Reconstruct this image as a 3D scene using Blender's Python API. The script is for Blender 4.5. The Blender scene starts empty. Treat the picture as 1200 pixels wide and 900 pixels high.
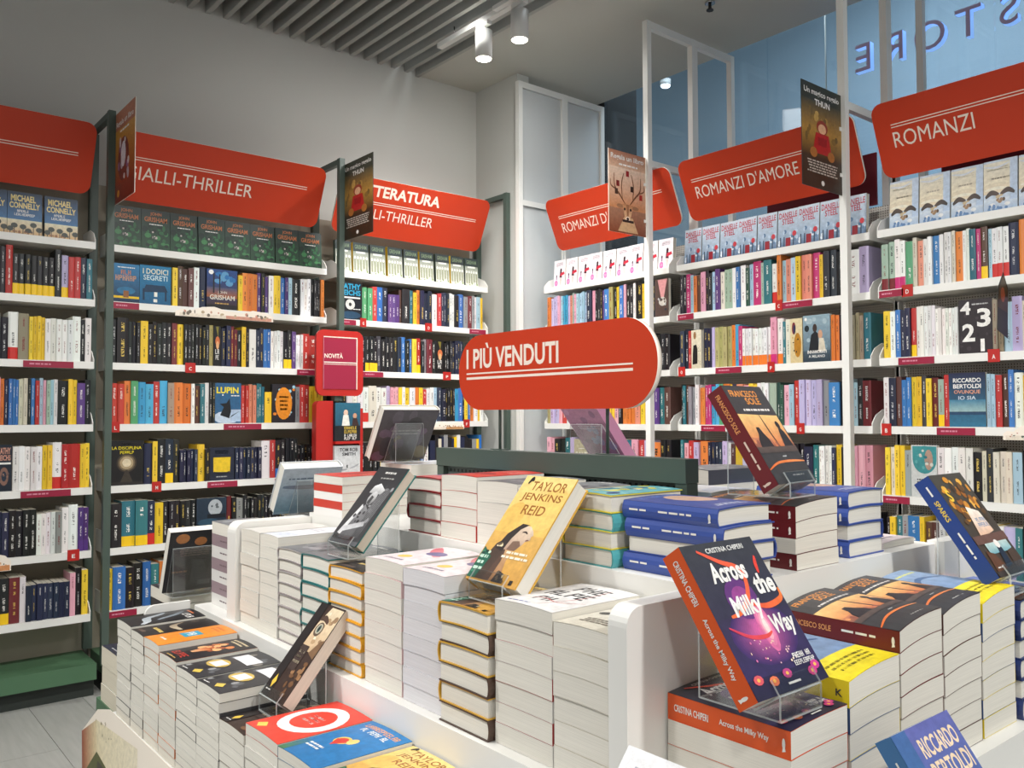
import bpy, math, random
from mathutils import Matrix, Vector
random.seed(7)
SC = bpy.context.scene
COL = SC.collection

# ------------------------------------------------------------------ camera
CAM_H = 1.32
YAW, PITCH, ROLL = math.radians(50.6126), math.radians(2.0665), math.radians(-0.1632)
_f = Vector((math.cos(YAW)*math.cos(PITCH), math.sin(YAW)*math.cos(PITCH), math.sin(PITCH)))
_r = Vector((math.sin(YAW), -math.cos(YAW), 0))
_u = _r.cross(_f)
_r2 = _r*math.cos(ROLL) + _u*math.sin(ROLL)
_u2 = -_r*math.sin(ROLL) + _u*math.cos(ROLL)
cd = bpy.data.cameras.new('camera'); cam = bpy.data.objects.new('camera', cd); COL.objects.link(cam)
cd.sensor_width = 36; cd.lens = 1007.75*36/1200; cd.clip_start = 0.02; cd.clip_end = 60
cam.matrix_world = Matrix(((_r2.x, _u2.x, -_f.x, 0), (_r2.y, _u2.y, -_f.y, 0), (_r2.z, _u2.z, -_f.z, CAM_H), (0, 0, 0, 1)))
SC.camera = cam

# ------------------------------------------------------------------ light and exposure
SC.view_settings.view_transform = 'Standard'
SC.view_settings.look = 'None'
SC.view_settings.gamma = 1
SC.view_settings.use_curve_mapping = False
SC.view_settings.exposure = 0.0
wd = bpy.data.worlds.new('shop_ambient'); SC.world = wd; wd.use_nodes = True
wd.node_tree.nodes['Background'].inputs[0].default_value = (0.985, 1.0, 0.985, 1)
wd.node_tree.nodes['Background'].inputs[1].default_value = 0.56

def lamp(kind, name, loc, target, power, size=0.1, angle=70, blend=0.8, color=(1, 0.985, 0.955)):
    ld = bpy.data.lights.new(name, kind); o = bpy.data.objects.new(name, ld); COL.objects.link(o)
    ld.energy = power; ld.color = color
    if kind == 'SPOT':
        ld.spot_size = math.radians(angle); ld.spot_blend = blend; ld.shadow_soft_size = size
    else:
        ld.shape = 'RECTANGLE'; ld.size, ld.size_y = size
    o.location = loc
    d = Vector(target) - Vector(loc)
    o.rotation_euler = d.to_track_quat('-Z', 'Y').to_euler()
    return o
# two spots on the modelled track, then unseen ceiling spots and added fill
for y in (3.72, 3.41):
    lamp('SPOT', 'track_and_fill_spot', (2.86, y, 3.27), (2.86, y+0.15, 0.9), 75, 0.05, 150, 1.0)
for x, y, tx, ty, tz, pw, an in (
        # island, from the aisle and near end; unseen, some added to brighten stack sides
        (-0.8, 2.7, 0.75, 2.3, 0.6, 330, 62), (-0.8, 1.3, 1.15, 1.5, 0.8, 138, 62), (1.1, -1.4, 1.35, 0.8, 0.85, 320, 60), (-0.4, -0.6, 1.2, 1.1, 1.0, 110, 56), (1.5, 1.7, 1.4, 1.6, 0.9, 60, 90),
        # shelves on the back wall
        (0.3, 1.3, 0.6, 4.5, 0.6, 195, 58), (1.5, 1.2, 1.75, 4.5, 0.75, 240, 60), (2.4, 1.5, 2.9, 4.5, 0.9, 185, 62),
        # shelves on the window side
        (0.7, 3.3, 3.7, 3.7, 0.9, 165, 60), (0.5, 2.4, 3.7, 2.5, 0.85, 245, 60), (0.4, 1.2, 3.7, 1.4, 0.85, 270, 60), (0.4, 0.0, 3.7, 0.5, 0.8, 240, 60),
        # unseen wide fill added to lift the back wall and the corner
        (2.1, 3.7, 2.2, 4.7, 1.0, 9, 165), (2.8, 3.75, 2.85, 4.7, 1.0, 20, 165), (3.2, 3.5, 3.7, 4.3, 1.2, 27, 165),
        # unseen fill added to brighten the posters on the white posts
        (2.5, -0.4, 3.35, 2.6, 2.4, 75, 44)):
    lamp('SPOT', 'track_and_fill_spot', (x, y, 3.5), (tx, ty, tz), pw, 0.12, an, 1.0)
lamp('AREA', 'mall_fill_light', (5.9, 3.0, 5.1), (6.6, 3.0, 2.0), 330, (1.2, 7.0), color=(0.86, 0.93, 1.0))  # unseen area light added to brighten the mall behind the glass

# ------------------------------------------------------------------ helpers
def lin(c):
    return tuple(((v/255)/12.92 if v/255 <= 0.04045 else ((v/255+0.055)/1.055)**2.4) for v in c[:3]) + (1.0,)

def tag(o, label=None, cat=None, group=None, kind=None):
    if label: o['label'] = label
    if cat: o['category'] = cat
    if group: o['group'] = group
    if kind: o['kind'] = kind
    return o

def empty(name, loc=(0, 0, 0), rz=0.0, mw=None):
    o = bpy.data.objects.new(name, None); COL.objects.link(o)
    o.empty_display_size = 0.05
    if mw is not None: o.matrix_world = mw
    else:
        o.location = loc; o.rotation_euler = (0, 0, rz)
    return o

def link(name, me, parent=None, mw=None, loc=None, rot=None):
    o = bpy.data.objects.new(name, me); COL.objects.link(o)
    if parent is not None: o.parent = parent
    if mw is not None: o.matrix_local = mw
    if loc is not None: o.location = loc
    if rot is not None: o.rotation_euler = rot
    return o

class MB:
    """collects shapes of one part; every vertex may carry a colour"""
    def __init__(s): s.v = []; s.f = []; s.m = []; s.c = []; s.ink = []; s.uv = {}; s.smooth = []
    def pts(s, P, col=None, ink=None):
        n = len(s.v); s.v += [tuple(p) for p in P]
        s.c += [col or (1, 1, 1, 1)]*len(P); s.ink += [ink or (0, 0, 0, 1)]*len(P)
        return n
    def face(s, idx, mat=0, uv=None, smooth=False):
        if uv: s.uv[len(s.f)] = uv
        s.f.append(tuple(idx)); s.m.append(mat); s.smooth.append(smooth)
    def box(s, a, b, mat=0, col=None):
        x0, y0, z0 = a; x1, y1, z1 = b
        n = s.pts([(x0,y0,z0),(x1,y0,z0),(x1,y1,z0),(x0,y1,z0),(x0,y0,z1),(x1,y0,z1),(x1,y1,z1),(x0,y1,z1)], col)
        for q in ((0,3,2,1),(4,5,6,7),(0,1,5,4),(1,2,6,5),(2,3,7,6),(3,0,4,7)): s.face([n+i for i in q], mat)
        return s
    def prism(s, poly, axis, a, b, mat=0, col=None, smooth=False):
        """poly: 2-D outline, extruded along axis (0,1,2) from a to b"""
        k = len(poly)
        def put(p, t):
            return (t, p[0], p[1]) if axis == 0 else ((p[0], t, p[1]) if axis == 1 else (p[0], p[1], t))
        n = s.pts([put(p, a) for p in poly] + [put(p, b) for p in poly], col)
        s.face([n+i for i in range(k)][::-1], mat); s.face([n+k+i for i in range(k)], mat)
        for i in range(k):
            j = (i+1) % k
            s.face([n+i, n+j, n+k+j, n+k+i], mat, smooth=smooth)
        return s
    def tube(s, p, q, r, seg=8, mat=0, r2=None, col=None):
        p, q = Vector(p), Vector(q); d = (q-p).normalized()
        a = d.orthogonal().normalized(); b = d.cross(a); r2 = r if r2 is None else r2
        A = [p + (a*math.cos(t)+b*math.sin(t))*r for t in [2*math.pi*i/seg for i in range(seg)]]
        B = [q + (a*math.cos(t)+b*math.sin(t))*r2 for t in [2*math.pi*i/seg for i in range(seg)]]
        n = s.pts(A+B, col)
        s.face([n+i for i in range(seg)][::-1], mat); s.face([n+seg+i for i in range(seg)], mat)
        for i in range(seg):
            j = (i+1) % seg; s.face([n+i, n+j, n+seg+j, n+seg+i], mat, smooth=True)
        return s
    def mesh(s, name, mats):
        me = bpy.data.meshes.new(name)
        me.from_pydata(s.v, [], s.f)
        for m in mats: me.materials.append(m)
        me.polygons.foreach_set('material_index', s.m)
        me.polygons.foreach_set('use_smooth', s.smooth)
        at = me.color_attributes.new('Col', 'FLOAT_COLOR', 'POINT')
        at.data.foreach_set('color', [x for c in s.c for x in c])
        if s.uv:
            ak = me.color_attributes.new('Ink', 'FLOAT_COLOR', 'POINT')
            ak.data.foreach_set('color', [x for c in s.ink for x in c])
            ul = me.uv_layers.new(name='UV')
            for fi, uv in s.uv.items():
                p = me.polygons[fi]
                for li, c in zip(p.loop_indices, uv): ul.data[li].uv = c
        me.update()
        return me
    def obj(s, name, mats, parent=None, **k):
        return link(name, s.mesh(name, mats if isinstance(mats, (list, tuple)) else [mats]), parent, **k)

def rounded(x0, y0, x1, y1, r, seg=6, corners=(1, 1, 1, 1)):
    """outline of a rectangle; corners: bottom-left, bottom-right, top-right, top-left rounded"""
    out = []
    for (cx, cy, a0, on, px, py) in ((x0+r, y0+r, 180, corners[0], x0, y0), (x1-r, y0+r, 270, corners[1], x1, y0),
                                     (x1-r, y1-r, 0, corners[2], x1, y1), (x0+r, y1-r, 90, corners[3], x0, y1)):
        if not on: out.append((px, py)); continue
        for i in range(seg+1):
            t = math.radians(a0 + 90*i/seg); out.append((cx+r*math.cos(t), cy+r*math.sin(t)))
    return out

# ------------------------------------------------------------------ materials
def mat(name, color=(200, 200, 200), rough=0.5, metal=0.0, noise=0.0, scale=20.0, emit=None, bump=0.0, coat=0.0):
    m = bpy.data.materials.new(name); m.use_nodes = True
    nt = m.node_tree; b = nt.nodes['Principled BSDF']
    c = lin(color)
    b.inputs['Base Color'].default_value = c
    b.inputs['Roughness'].default_value = rough; b.inputs['Metallic'].default_value = metal
    if coat: b.inputs['Coat Weight'].default_value = coat
    if emit:
        b.inputs['Emission Color'].default_value = c; b.inputs['Emission Strength'].default_value = emit
    if noise or bump:
        tc = nt.nodes.new('ShaderNodeTexCoord'); nz = nt.nodes.new('ShaderNodeTexNoise'); nz.inputs['Scale'].default_value = scale
        nz.inputs['Detail'].default_value = 4
        nt.links.new(tc.outputs['Object'], nz.inputs['Vector'])
        if noise:
            mx = nt.nodes.new('ShaderNodeMix'); mx.data_type = 'RGBA'; mx.blend_type = 'MULTIPLY'
            mx.inputs['Factor'].default_value = noise; mx.inputs['A'].default_value = c
            nt.links.new(nz.outputs['Fac'], mx.inputs['B']); nt.links.new(mx.outputs['Result'], b.inputs['Base Color'])
        if bump:
            bp = nt.nodes.new('ShaderNodeBump'); bp.inputs['Strength'].default_value = bump; bp.inputs['Distance'].default_value = 0.002
            nt.links.new(nz.outputs['Fac'], bp.inputs['Height']); nt.links.new(bp.outputs['Normal'], b.inputs['Normal'])
    return m

M = {}
M['wall'] = mat('wall_paint', (200, 200, 194), 0.85, noise=0.06, scale=3, bump=0.05)
M['ceil'] = mat('ceiling_paint', (196, 195, 186), 0.9)
M['slat'] = mat('slat_grey_metal', (166, 166, 161), 0.5)
M['void'] = mat('black_ceiling_void', (14, 14, 15), 0.9)
M['white'] = mat('white_enamel_metal', (232, 231, 226), 0.38, noise=0.04, scale=8)
M['panel'] = mat('pale_grey_panel', (196, 199, 199), 0.6)
M['green'] = mat('dark_green_metal', (74, 88, 80), 0.45, noise=0.1, scale=12)
M['plinth'] = mat('mid_green_metal', (78, 114, 84), 0.45, noise=0.08, scale=10)
M['toe'] = mat('dark_toe_kick', (40, 46, 42), 0.6)
M['back'] = mat('taupe_back_panel', (150, 142, 126), 0.8)
M['red'] = mat('sign_red', (196, 54, 16), 0.45)
M['redstand'] = mat('stand_red', (178, 34, 28), 0.4)
M['maroon'] = mat('label_maroon', (150, 34, 62), 0.35)
M['deepred'] = mat('deep_red_fabric_board', (110, 14, 36), 0.6)
M['cream'] = mat('cream_edge', (238, 228, 214), 0.5)
M['chrome'] = mat('bright_metal', (190, 190, 190), 0.25, metal=1.0)
M['black'] = mat('black_metal', (22, 22, 24), 0.4)
M['lampwhite'] = mat('lamp_white', (225, 224, 220), 0.4)
M['glow'] = mat('lamp_glow', (255, 248, 235), 0.5, emit=14.0)
M['dot'] = mat('downlight_glow', (235, 245, 255), 0.5, emit=10.0)
M['mall'] = mat('mall_blue_wall', (140, 160, 174), 0.7, noise=0.05, scale=1.5)
M['letterside'] = mat('sign_letter_blue_light', (150, 190, 255), 0.4, emit=0.9)
M['letterface'] = mat('sign_letter_face', (176, 140, 160), 0.5, emit=0.16)

def attr_material(name, rough, coat=0.0):
    m = bpy.data.materials.new(name); m.use_nodes = True; nt = m.node_tree; b = nt.nodes['Principled BSDF']
    a = nt.nodes.new('ShaderNodeAttribute'); a.attribute_name = 'Col'
    nt.links.new(a.outputs['Color'], b.inputs['Base Color']); b.inputs['Roughness'].default_value = rough
    if coat: b.inputs['Coat Weight'].default_value = coat; b.inputs['Coat Roughness'].default_value = 0.25
    return m
M['signprint'] = attr_material('sign_ink', 0.45)
def picture_material():
    m = attr_material('printed_ink', 0.4); nt = m.node_tree; L = nt.links.new; N = nt.nodes.new; b = nt.nodes['Principled BSDF']
    at = [n for n in nt.nodes if n.type == 'ATTRIBUTE'][0]
    tc = N('ShaderNodeTexCoord'); nz = N('ShaderNodeTexNoise'); nz.inputs['Scale'].default_value = 55; nz.inputs['Detail'].default_value = 6; nz.inputs['Roughness'].default_value = 0.65
    L(tc.outputs['Object'], nz.inputs['Vector'])
    mr = N('ShaderNodeMapRange'); mr.inputs['From Min'].default_value = 0.3; mr.inputs['From Max'].default_value = 0.7; mr.inputs['To Min'].default_value = 0.8; mr.inputs['To Max'].default_value = 1.12
    L(nz.outputs['Fac'], mr.inputs['Value'])
    mx = N('ShaderNodeMix'); mx.data_type = 'RGBA'; mx.blend_type = 'MULTIPLY'; mx.inputs['Factor'].default_value = 1
    L(at.outputs['Color'], mx.inputs['A']); L(mr.outputs['Result'], mx.inputs['B']); L(mx.outputs['Result'], b.inputs['Base Color'])
    return m
M['print'] = picture_material()
M['bookcol'] = attr_material('book_cover_card', 0.4)

def cover_material():
    m = bpy.data.materials.new('cover_card'); m.use_nodes = True; nt = m.node_tree; b = nt.nodes['Principled BSDF']
    a = nt.nodes.new('ShaderNodeObjectInfo'); nt.links.new(a.outputs['Color'], b.inputs['Base Color'])
    b.inputs['Roughness'].default_value = 0.38
    return m
M['cover'] = cover_material()

def page_material():
    m = bpy.data.materials.new('book_pages'); m.use_nodes = True; nt = m.node_tree; b = nt.nodes['Principled BSDF']
    L = nt.links.new
    tc = nt.nodes.new('ShaderNodeTexCoord'); mp = nt.nodes.new('ShaderNodeMapping'); mp.inputs['Scale'].default_value = (6, 6, 900)
    nz = nt.nodes.new('ShaderNodeTexNoise'); nz.inputs['Scale'].default_value = 1.0; nz.inputs['Detail'].default_value = 3
    L(tc.outputs['Object'], mp.inputs['Vector']); L(mp.outputs['Vector'], nz.inputs['Vector'])
    oi = nt.nodes.new('ShaderNodeObjectInfo')
    cr = nt.nodes.new('ShaderNodeMapRange'); cr.inputs['From Min'].default_value = 0.3; cr.inputs['From Max'].default_value = 0.7
    cr.inputs['To Min'].default_value = 0.86; cr.inputs['To Max'].default_value = 1.0
    L(nz.outputs['Fac'], cr.inputs['Value'])
    mx = nt.nodes.new('ShaderNodeMix'); mx.data_type = 'RGBA'; mx.blend_type = 'MULTIPLY'; mx.inputs['Factor'].default_value = 1
    L(oi.outputs['Color'], mx.inputs['A']); L(cr.outputs['Result'], mx.inputs['B']); L(mx.outputs['Result'], b.inputs['Base Color'])
    b.inputs['Roughness'].default_value = 0.9
    return m
M['pages'] = page_material()

def lettering_material():
    """tiny spine lettering: blocky glyph cells of ink on the cover colour"""
    m = bpy.data.materials.new('spine_lettering'); m.use_nodes = True; nt = m.node_tree; b = nt.nodes['Principled BSDF']; L = nt.links.new
    N = nt.nodes.new
    uv = N('ShaderNodeUVMap'); uv.uv_map = 'UV'
    sep = N('ShaderNodeSeparateXYZ'); L(uv.outputs['UV'], sep.inputs[0])
    def math_(op, a, bv=None, c=None):
        n = N('ShaderNodeMath'); n.operation = op
        for i, v in enumerate((a, bv, c)):
            if v is None: continue
            if isinstance(v, (int, float)): n.inputs[i].default_value = v
            else: L(v, n.inputs[i])
        return n.outputs[0]
    def cells(su, sv):
        c = N('ShaderNodeCombineXYZ')
        L(math_('FLOOR', math_('MULTIPLY', sep.outputs[0], su)), c.inputs[0])
        L(math_('FLOOR', math_('MULTIPLY', sep.outputs[1], sv)), c.inputs[1])
        w = N('ShaderNodeTexWhiteNoise'); w.noise_dimensions = '2D'; L(c.outputs[0], w.inputs['Vector'])
        return w.outputs['Value']
    fine = math_('GREATER_THAN', cells(3.0, 4.0), 0.42)
    gap = math_('GREATER_THAN', math_('FRACT', sep.outputs[0]), 0.22)
    word = math_('GREATER_THAN', cells(1.0, 0.0), 0.12)
    inside = math_('MULTIPLY', math_('GREATER_THAN', sep.outputs[1], 0.14), math_('LESS_THAN', sep.outputs[1], 0.86))
    mask = math_('MULTIPLY', math_('MULTIPLY', fine, gap), math_('MULTIPLY', word, inside))
    a = N('ShaderNodeAttribute'); a.attribute_name = 'Col'; k = N('ShaderNodeAttribute'); k.attribute_name = 'Ink'
    mx = N('ShaderNodeMix'); mx.data_type = 'RGBA'; L(mask, mx.inputs['Factor']); L(a.outputs['Color'], mx.inputs['A']); L(k.outputs['Color'], mx.inputs['B'])
    L(mx.outputs['Result'], b.inputs['Base Color']); b.inputs['Roughness'].default_value = 0.4
    return m
M['letters'] = lettering_material()

def clear_material(name, tint, gloss, rough):
    m = bpy.data.materials.new(name); m.use_nodes = True; nt = m.node_tree; nt.nodes.clear(); N = nt.nodes.new; L = nt.links.new
    out = N('ShaderNodeOutputMaterial'); t = N('ShaderNodeBsdfTransparent'); t.inputs[0].default_value = tint
    g = N('ShaderNodeBsdfGlossy'); g.inputs['Roughness'].default_value = rough
    lw = N('ShaderNodeLayerWeight'); lw.inputs['Blend'].default_value = 0.5
    pw = N('ShaderNodeMath'); pw.operation = 'POWER'; pw.inputs[1].default_value = 4.0; L(lw.outputs['Facing'], pw.inputs[0])
    ma = N('ShaderNodeMath'); ma.operation = 'MULTIPLY_ADD'; ma.inputs[1].default_value = gloss; ma.inputs[2].default_value = 0.06; L(pw.outputs[0], ma.inputs[0])
    mx = N('ShaderNodeMixShader'); L(ma.outputs[0], mx.inputs[0]); L(t.outputs[0], mx.inputs[1]); L(g.outputs[0], mx.inputs[2])
    L(mx.outputs[0], out.inputs[0]); return m
M['acrylic_edge'] = mat('acrylic_cut_edge', (214, 220, 218), 0.25)
_nt = M['acrylic_edge'].node_tree; _tb = _nt.nodes.new('ShaderNodeBsdfTransparent'); _mx = _nt.nodes.new('ShaderNodeMixShader'); _mx.inputs[0].default_value = 0.5
_nt.links.new(_tb.outputs[0], _mx.inputs[1]); _nt.links.new(_nt.nodes['Principled BSDF'].outputs[0], _mx.inputs[2]); _nt.links.new(_mx.outputs[0], _nt.nodes['Material Output'].inputs[0])
M['acrylic'] = clear_material('clear_acrylic', (0.955, 0.96, 0.96, 1), 0.55, 0.1)
M['glass'] = clear_material('shop_glass', (0.86, 0.93, 0.97, 1), 0.35, 0.02)

def perforated(name, base, hole, pitch, ax):
    m = mat(name, base, 0.55); nt = m.node_tree; L = nt.links.new; N = nt.nodes.new; b = nt.nodes['Principled BSDF']
    tc = N('ShaderNodeTexCoord'); sp = N('ShaderNodeSeparateXYZ'); L(tc.outputs['Object'], sp.inputs[0])
    def cell(o):
        k = N('ShaderNodeMath'); k.operation = 'MULTIPLY'; k.inputs[1].default_value = 1/pitch; L(o, k.inputs[0])
        f = N('ShaderNodeMath'); f.operation = 'FRACT'; L(k.outputs[0], f.inputs[0])
        g = N('ShaderNodeMath'); g.operation = 'GREATER_THAN'; g.inputs[1].default_value = 0.56; L(f.outputs[0], g.inputs[0]); return g.outputs[0]
    q = N('ShaderNodeMath'); q.operation = 'MULTIPLY'; L(cell(sp.outputs[ax]), q.inputs[0]); L(cell(sp.outputs[2]), q.inputs[1])
    mx = N('ShaderNodeMix'); mx.data_type = 'RGBA'; mx.inputs['A'].default_value = lin(base); mx.inputs['B'].default_value = lin(hole)
    L(q.outputs[0], mx.inputs['Factor']); L(mx.outputs['Result'], b.inputs['Base Color'])
    return m
M['perf'] = perforated('perforated_grey_panel', (214, 208, 198), (96, 84, 74), 0.0115, 0)
M['perfgreen'] = perforated('perforated_green_panel', (84, 94, 90), (16, 18, 18), 0.018, 1)

# ------------------------------------------------------------------ print on flat things
_glyphs = {}
def glyphs(body, bold=0.0):
    key = (body, bold)
    if key not in _glyphs:
        cu = bpy.data.curves.new('lettering', 'FONT'); cu.body = body; cu.size = 1; cu.resolution_u = 3; cu.offset = bold
        o = bpy.data.objects.new('lettering', cu)
        me = o.to_mesh()
        v = [(p.co.x, p.co.y) for p in me.vertices]; f = [tuple(p.vertices) for p in me.polygons]
        o.to_mesh_clear(); bpy.data.objects.remove(o); bpy.data.curves.remove(cu)
        xs = [p[0] for p in v] or [0, 1]; ys = [p[1] for p in v] or [0, 1]
        _glyphs[key] = (v, f, min(xs), min(ys), max(xs), max(ys))
    return _glyphs[key]

class Print:
    """flat print in a w x h field, coordinates 0..1 from the lower left; each layer lies a hair above the last"""
    STEP = 0.00003
    def __init__(s, w, h, seed=1, clip=True): s.w, s.h, s.clip = w, h, clip; s.b = MB(); s.z = 0.0003; s.rng = random.Random(seed)
    def _put(s, pts, cols):
        if s.clip: pts = [(min(max(x, 0.0), 1.0), min(max(y, 0.0), 1.0)) for x, y in pts]
        n = s.b.pts([(x*s.w, y*s.h, s.z) for x, y in pts]); s.b.c[n:n+len(pts)] = cols; s.z += s.STEP; return n
    def g(s, pts, c, c2=None):
        ys = [p[1] for p in pts]; a, b = min(ys), max(ys); A = lin(c); B = lin(c2) if c2 else A
        cols = [tuple(A[i]+(B[i]-A[i])*((p[1]-a)/max(b-a, 1e-6)) for i in range(3))+(1,) for p in pts]
        n = s._put(pts, cols); s.b.face(range(n, n+len(pts))); return s
    def r(s, x0, y0, x1, y1, c, c2=None): return s.g([(x0, y0), (x1, y0), (x1, y1), (x0, y1)], c, c2)
    def bg(s, c, c2=None): return s.r(0, 0, 1, 1, c, c2)
    def e(s, cx, cy, rx, ry, c, c2=None, n=14):
        return s.g([(cx+rx*math.cos(2*math.pi*i/n), cy+ry*math.sin(2*math.pi*i/n)) for i in range(n)], c, c2)
    def t(s, body, x0, y0, x1, y1, c, bold=0.0, slant=0.0):
        v, f, a0, b0, a1, b1 = glyphs(body, bold)
        C = lin(c)
        pts = []
        for p in v:
            u = (p[0]-a0)/max(a1-a0, 1e-6); w = (p[1]-b0)/max(b1-b0, 1e-6)
            pts.append((x0+(x1-x0)*u+slant*w, y0+(y1-y0)*w))
        n = s._put(pts, [C]*len(pts))
        for q in f: s.b.face([n+i for i in q])
        return s
    def lines(s, x0, y0, x1, y1, n, c):
        for i in range(n):
            yy = y0+(y1-y0)*(i+0.25)/n; k = s.rng.uniform(0.75, 1.0); m = (x0+x1)/2; hw = (x1-x0)/2*k
            x = m-hw
            while x < m+hw-0.01:
                e = min(x+s.rng.uniform(0.03, 0.11), m+hw)
                s.z -= s.STEP; s.r(x, yy, e, yy+(y1-y0)/n*0.5, c); x = e+0.018
        return s
    def word(s, x0, y0, x1, y1, c, bold=0.0, slant=0.0):
        """a word whose letters cannot be read: letter-like strokes"""
        h = y1-y0; lw = h*s.h/s.w*0.62; x = x0
        n = max(2, int((x1-x0)/lw)); lw = (x1-x0)/n; st = lw*0.24; z = s.z
        for i in range(n):
            if n > 4 and s.rng.random() < 0.1: x += lw; continue
            k = s.rng.randrange(5); e = x+lw*0.8
            s.z = z; s.r(x, y0, x+st, y1, c); s.z = z
            if k in (0, 1, 3): s.r(e-st, y0 if k != 1 else y0+h*0.45, e, y1, c); s.z = z
            if k in (0, 1, 2): s.r(x+st, y1-h*0.16, e, y1, c); s.z = z
            if k in (2, 4): s.r(x+st, y0, e, y0+h*0.16, c); s.z = z
            if k != 4: s.r(x+st, y0+h*0.42, e-st*0.5, y0+h*0.58, c); s.z = z
            x += lw
        s.z = z+s.STEP
        return s
    def blobs(s, x0, y0, x1, y1, n, cols, r0, r1):
        for i in range(n):
            s.e(s.rng.uniform(x0, x1), s.rng.uniform(y0, y1), s.rng.uniform(r0, r1), s.rng.uniform(r0, r1)*s.w/s.h, s.rng.choice(cols), n=8)
        return s
    def band(s, P, wd, c, c2=None):
        """ribbon along points P, smoothed"""
        Q = [P[0]]+list(P)+[P[-1]]; P = []
        for i in range(1, len(Q)-2):
            q0, q1, q2, q3 = Q[i-1:i+3]
            for k in range(5):
                t = k/5
                P.append(tuple(0.5*(2*q1[j]+(q2[j]-q0[j])*t+(2*q0[j]-5*q1[j]+4*q2[j]-q3[j])*t*t+(3*q1[j]-q0[j]-3*q2[j]+q3[j])*t**3) for j in (0, 1)))
        P.append(Q[-1])
        L = []; R = []
        for i, p in enumerate(P):
            a = P[max(i-1, 0)]; b = P[min(i+1, len(P)-1)]; dx, dy = b[0]-a[0], b[1]-a[1]; k = math.hypot(dx, dy) or 1
            w = wd*(0.35+0.65*math.sin(math.pi*(i+0.5)/len(P)))
            L.append((p[0]-dy/k*w, p[1]+dx/k*w)); R.append((p[0]+dy/k*w, p[1]-dx/k*w))
        A = lin(c); B = lin(c2 or c); n = len(P)
        cols = [tuple(A[j]+(B[j]-A[j])*(i/max(n-1, 1)) for j in range(3))+(1,) for i in range(n)]
        m = s._put(L+R, cols+cols)
        for i in range(n-1): s.b.face([m+i, m+n+i, m+n+i+1, m+i+1])
        return s
    def mesh(s, name='print', plain=False): return s.b.mesh(name, [M['signprint' if plain else 'print']])

# ------------------------------------------------------------------ cover designs
W_, K_ = (235, 233, 228), (24, 24, 27)
def d_palms(p):
    p.bg((196, 150, 84), (52, 96, 140)); p.r(0, .36, 1, 1, (46, 108, 160), (28, 46, 70)); p.r(0, 0, 1, .36, (205, 160, 96), (225, 220, 190))
    p.t('MICHAEL', .1, .78, .82, .93, (236, 214, 140), .03); p.t('CONNELLY', .06, .62, .94, .76, (236, 214, 140), .03)
    p.word(.28, .53, .68, .59, W_); p.word(.2, .45, .8, .51, W_)
    for x, y in ((.2, .22), (.45, .2), (.75, .26), (.92, .16), (.08, .14), (.6, .12)):
        p.r(x-.012, .02, x+.012, y, (60, 44, 36)); p.e(x, y, .1, .06, (44, 52, 42), n=9)
    p.blobs(.03, .01, .97, .1, 10, [(150, 96, 50), (80, 56, 40)], .02, .06)
def d_jungle(p):
    p.bg((28, 70, 44), (34, 44, 44)); p.blobs(.08, .05, .92, .6, 26, [(40, 96, 58), (24, 54, 38), (58, 120, 72), (20, 40, 34)], .05, .13)
    p.t('JOHN', .3, .84, .7, .94, (176, 104, 60), .02); p.t('GRISHAM', .1, .7, .9, .82, (176, 104, 60), .02); p.lines(.2, .62, .8, .66, 1, W_)
    p.blobs(.38, .28, .6, .48, 5, [(150, 140, 140), (190, 180, 175)], .02, .05)
def d_fence(p):
    p.bg((226, 228, 216), (70, 92, 72)); p.r(0, .72, 1, 1, (44, 56, 58)); p.t('GRISHAM', .12, .8, .88, .93, (120, 140, 110), .01); p.r(.2, .66, .8, .72, (220, 224, 214))
    for i in range(5): p.r(.06+i*.19, .12, .17+i*.19, .5, (150, 156, 130)); p.e(.115+i*.19, .52, .06, .05, (236, 238, 228), n=8)
    p.blobs(.05, .02, .95, .16, 8, [(236, 238, 230), (120, 150, 80)], .03, .07)
def d_pinkgirl(p):
    p.bg((236, 230, 234)); p.lines(.15, .78, .85, .92, 3, (190, 150, 170)); p.e(.22, .16, .15, .11, (226, 120, 176)); p.lines(.12, .12, .32, .2, 3, W_)
    p.e(.62, .62, .08, .07, (40, 26, 34)); p.g([(.5, .36), (.72, .34), (.7, .56), (.54, .58)], (60, 36, 50)); p.g([(.55, .4), (.95, .46), (.9, .56), (.6, .52)], (196, 40, 62))
    p.g([(.5, .36), (.7, .34), (.66, .08), (.56, .08)], (230, 196, 190)); p.e(.25, .42, .05, .05, (70, 40, 60)); p.r(.21, .28, .29, .38, (140, 90, 130))
def d_snowdoor(p):
    p.bg((120, 150, 180), (214, 226, 238)); p.r(0, 0, 1, .28, (72, 100, 134), (150, 174, 200)); p.blobs(.06, .1, .94, .5, 14, [(190, 208, 226), (96, 126, 160), (226, 234, 242)], .04, .11)
    p.t('DANIELLE', .06, .78, .94, .93, (196, 60, 80), .015); p.t('STEEL', .22, .62, .8, .77, (196, 60, 80), .015)
    p.r(.4, .04, .64, .27, (150, 30, 44)); p.e(.82, .36, .1, .07, (206, 60, 70))
    for x in (.12, .3, .76): p.r(x, .02, x+.05, .3, (44, 62, 84))
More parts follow.
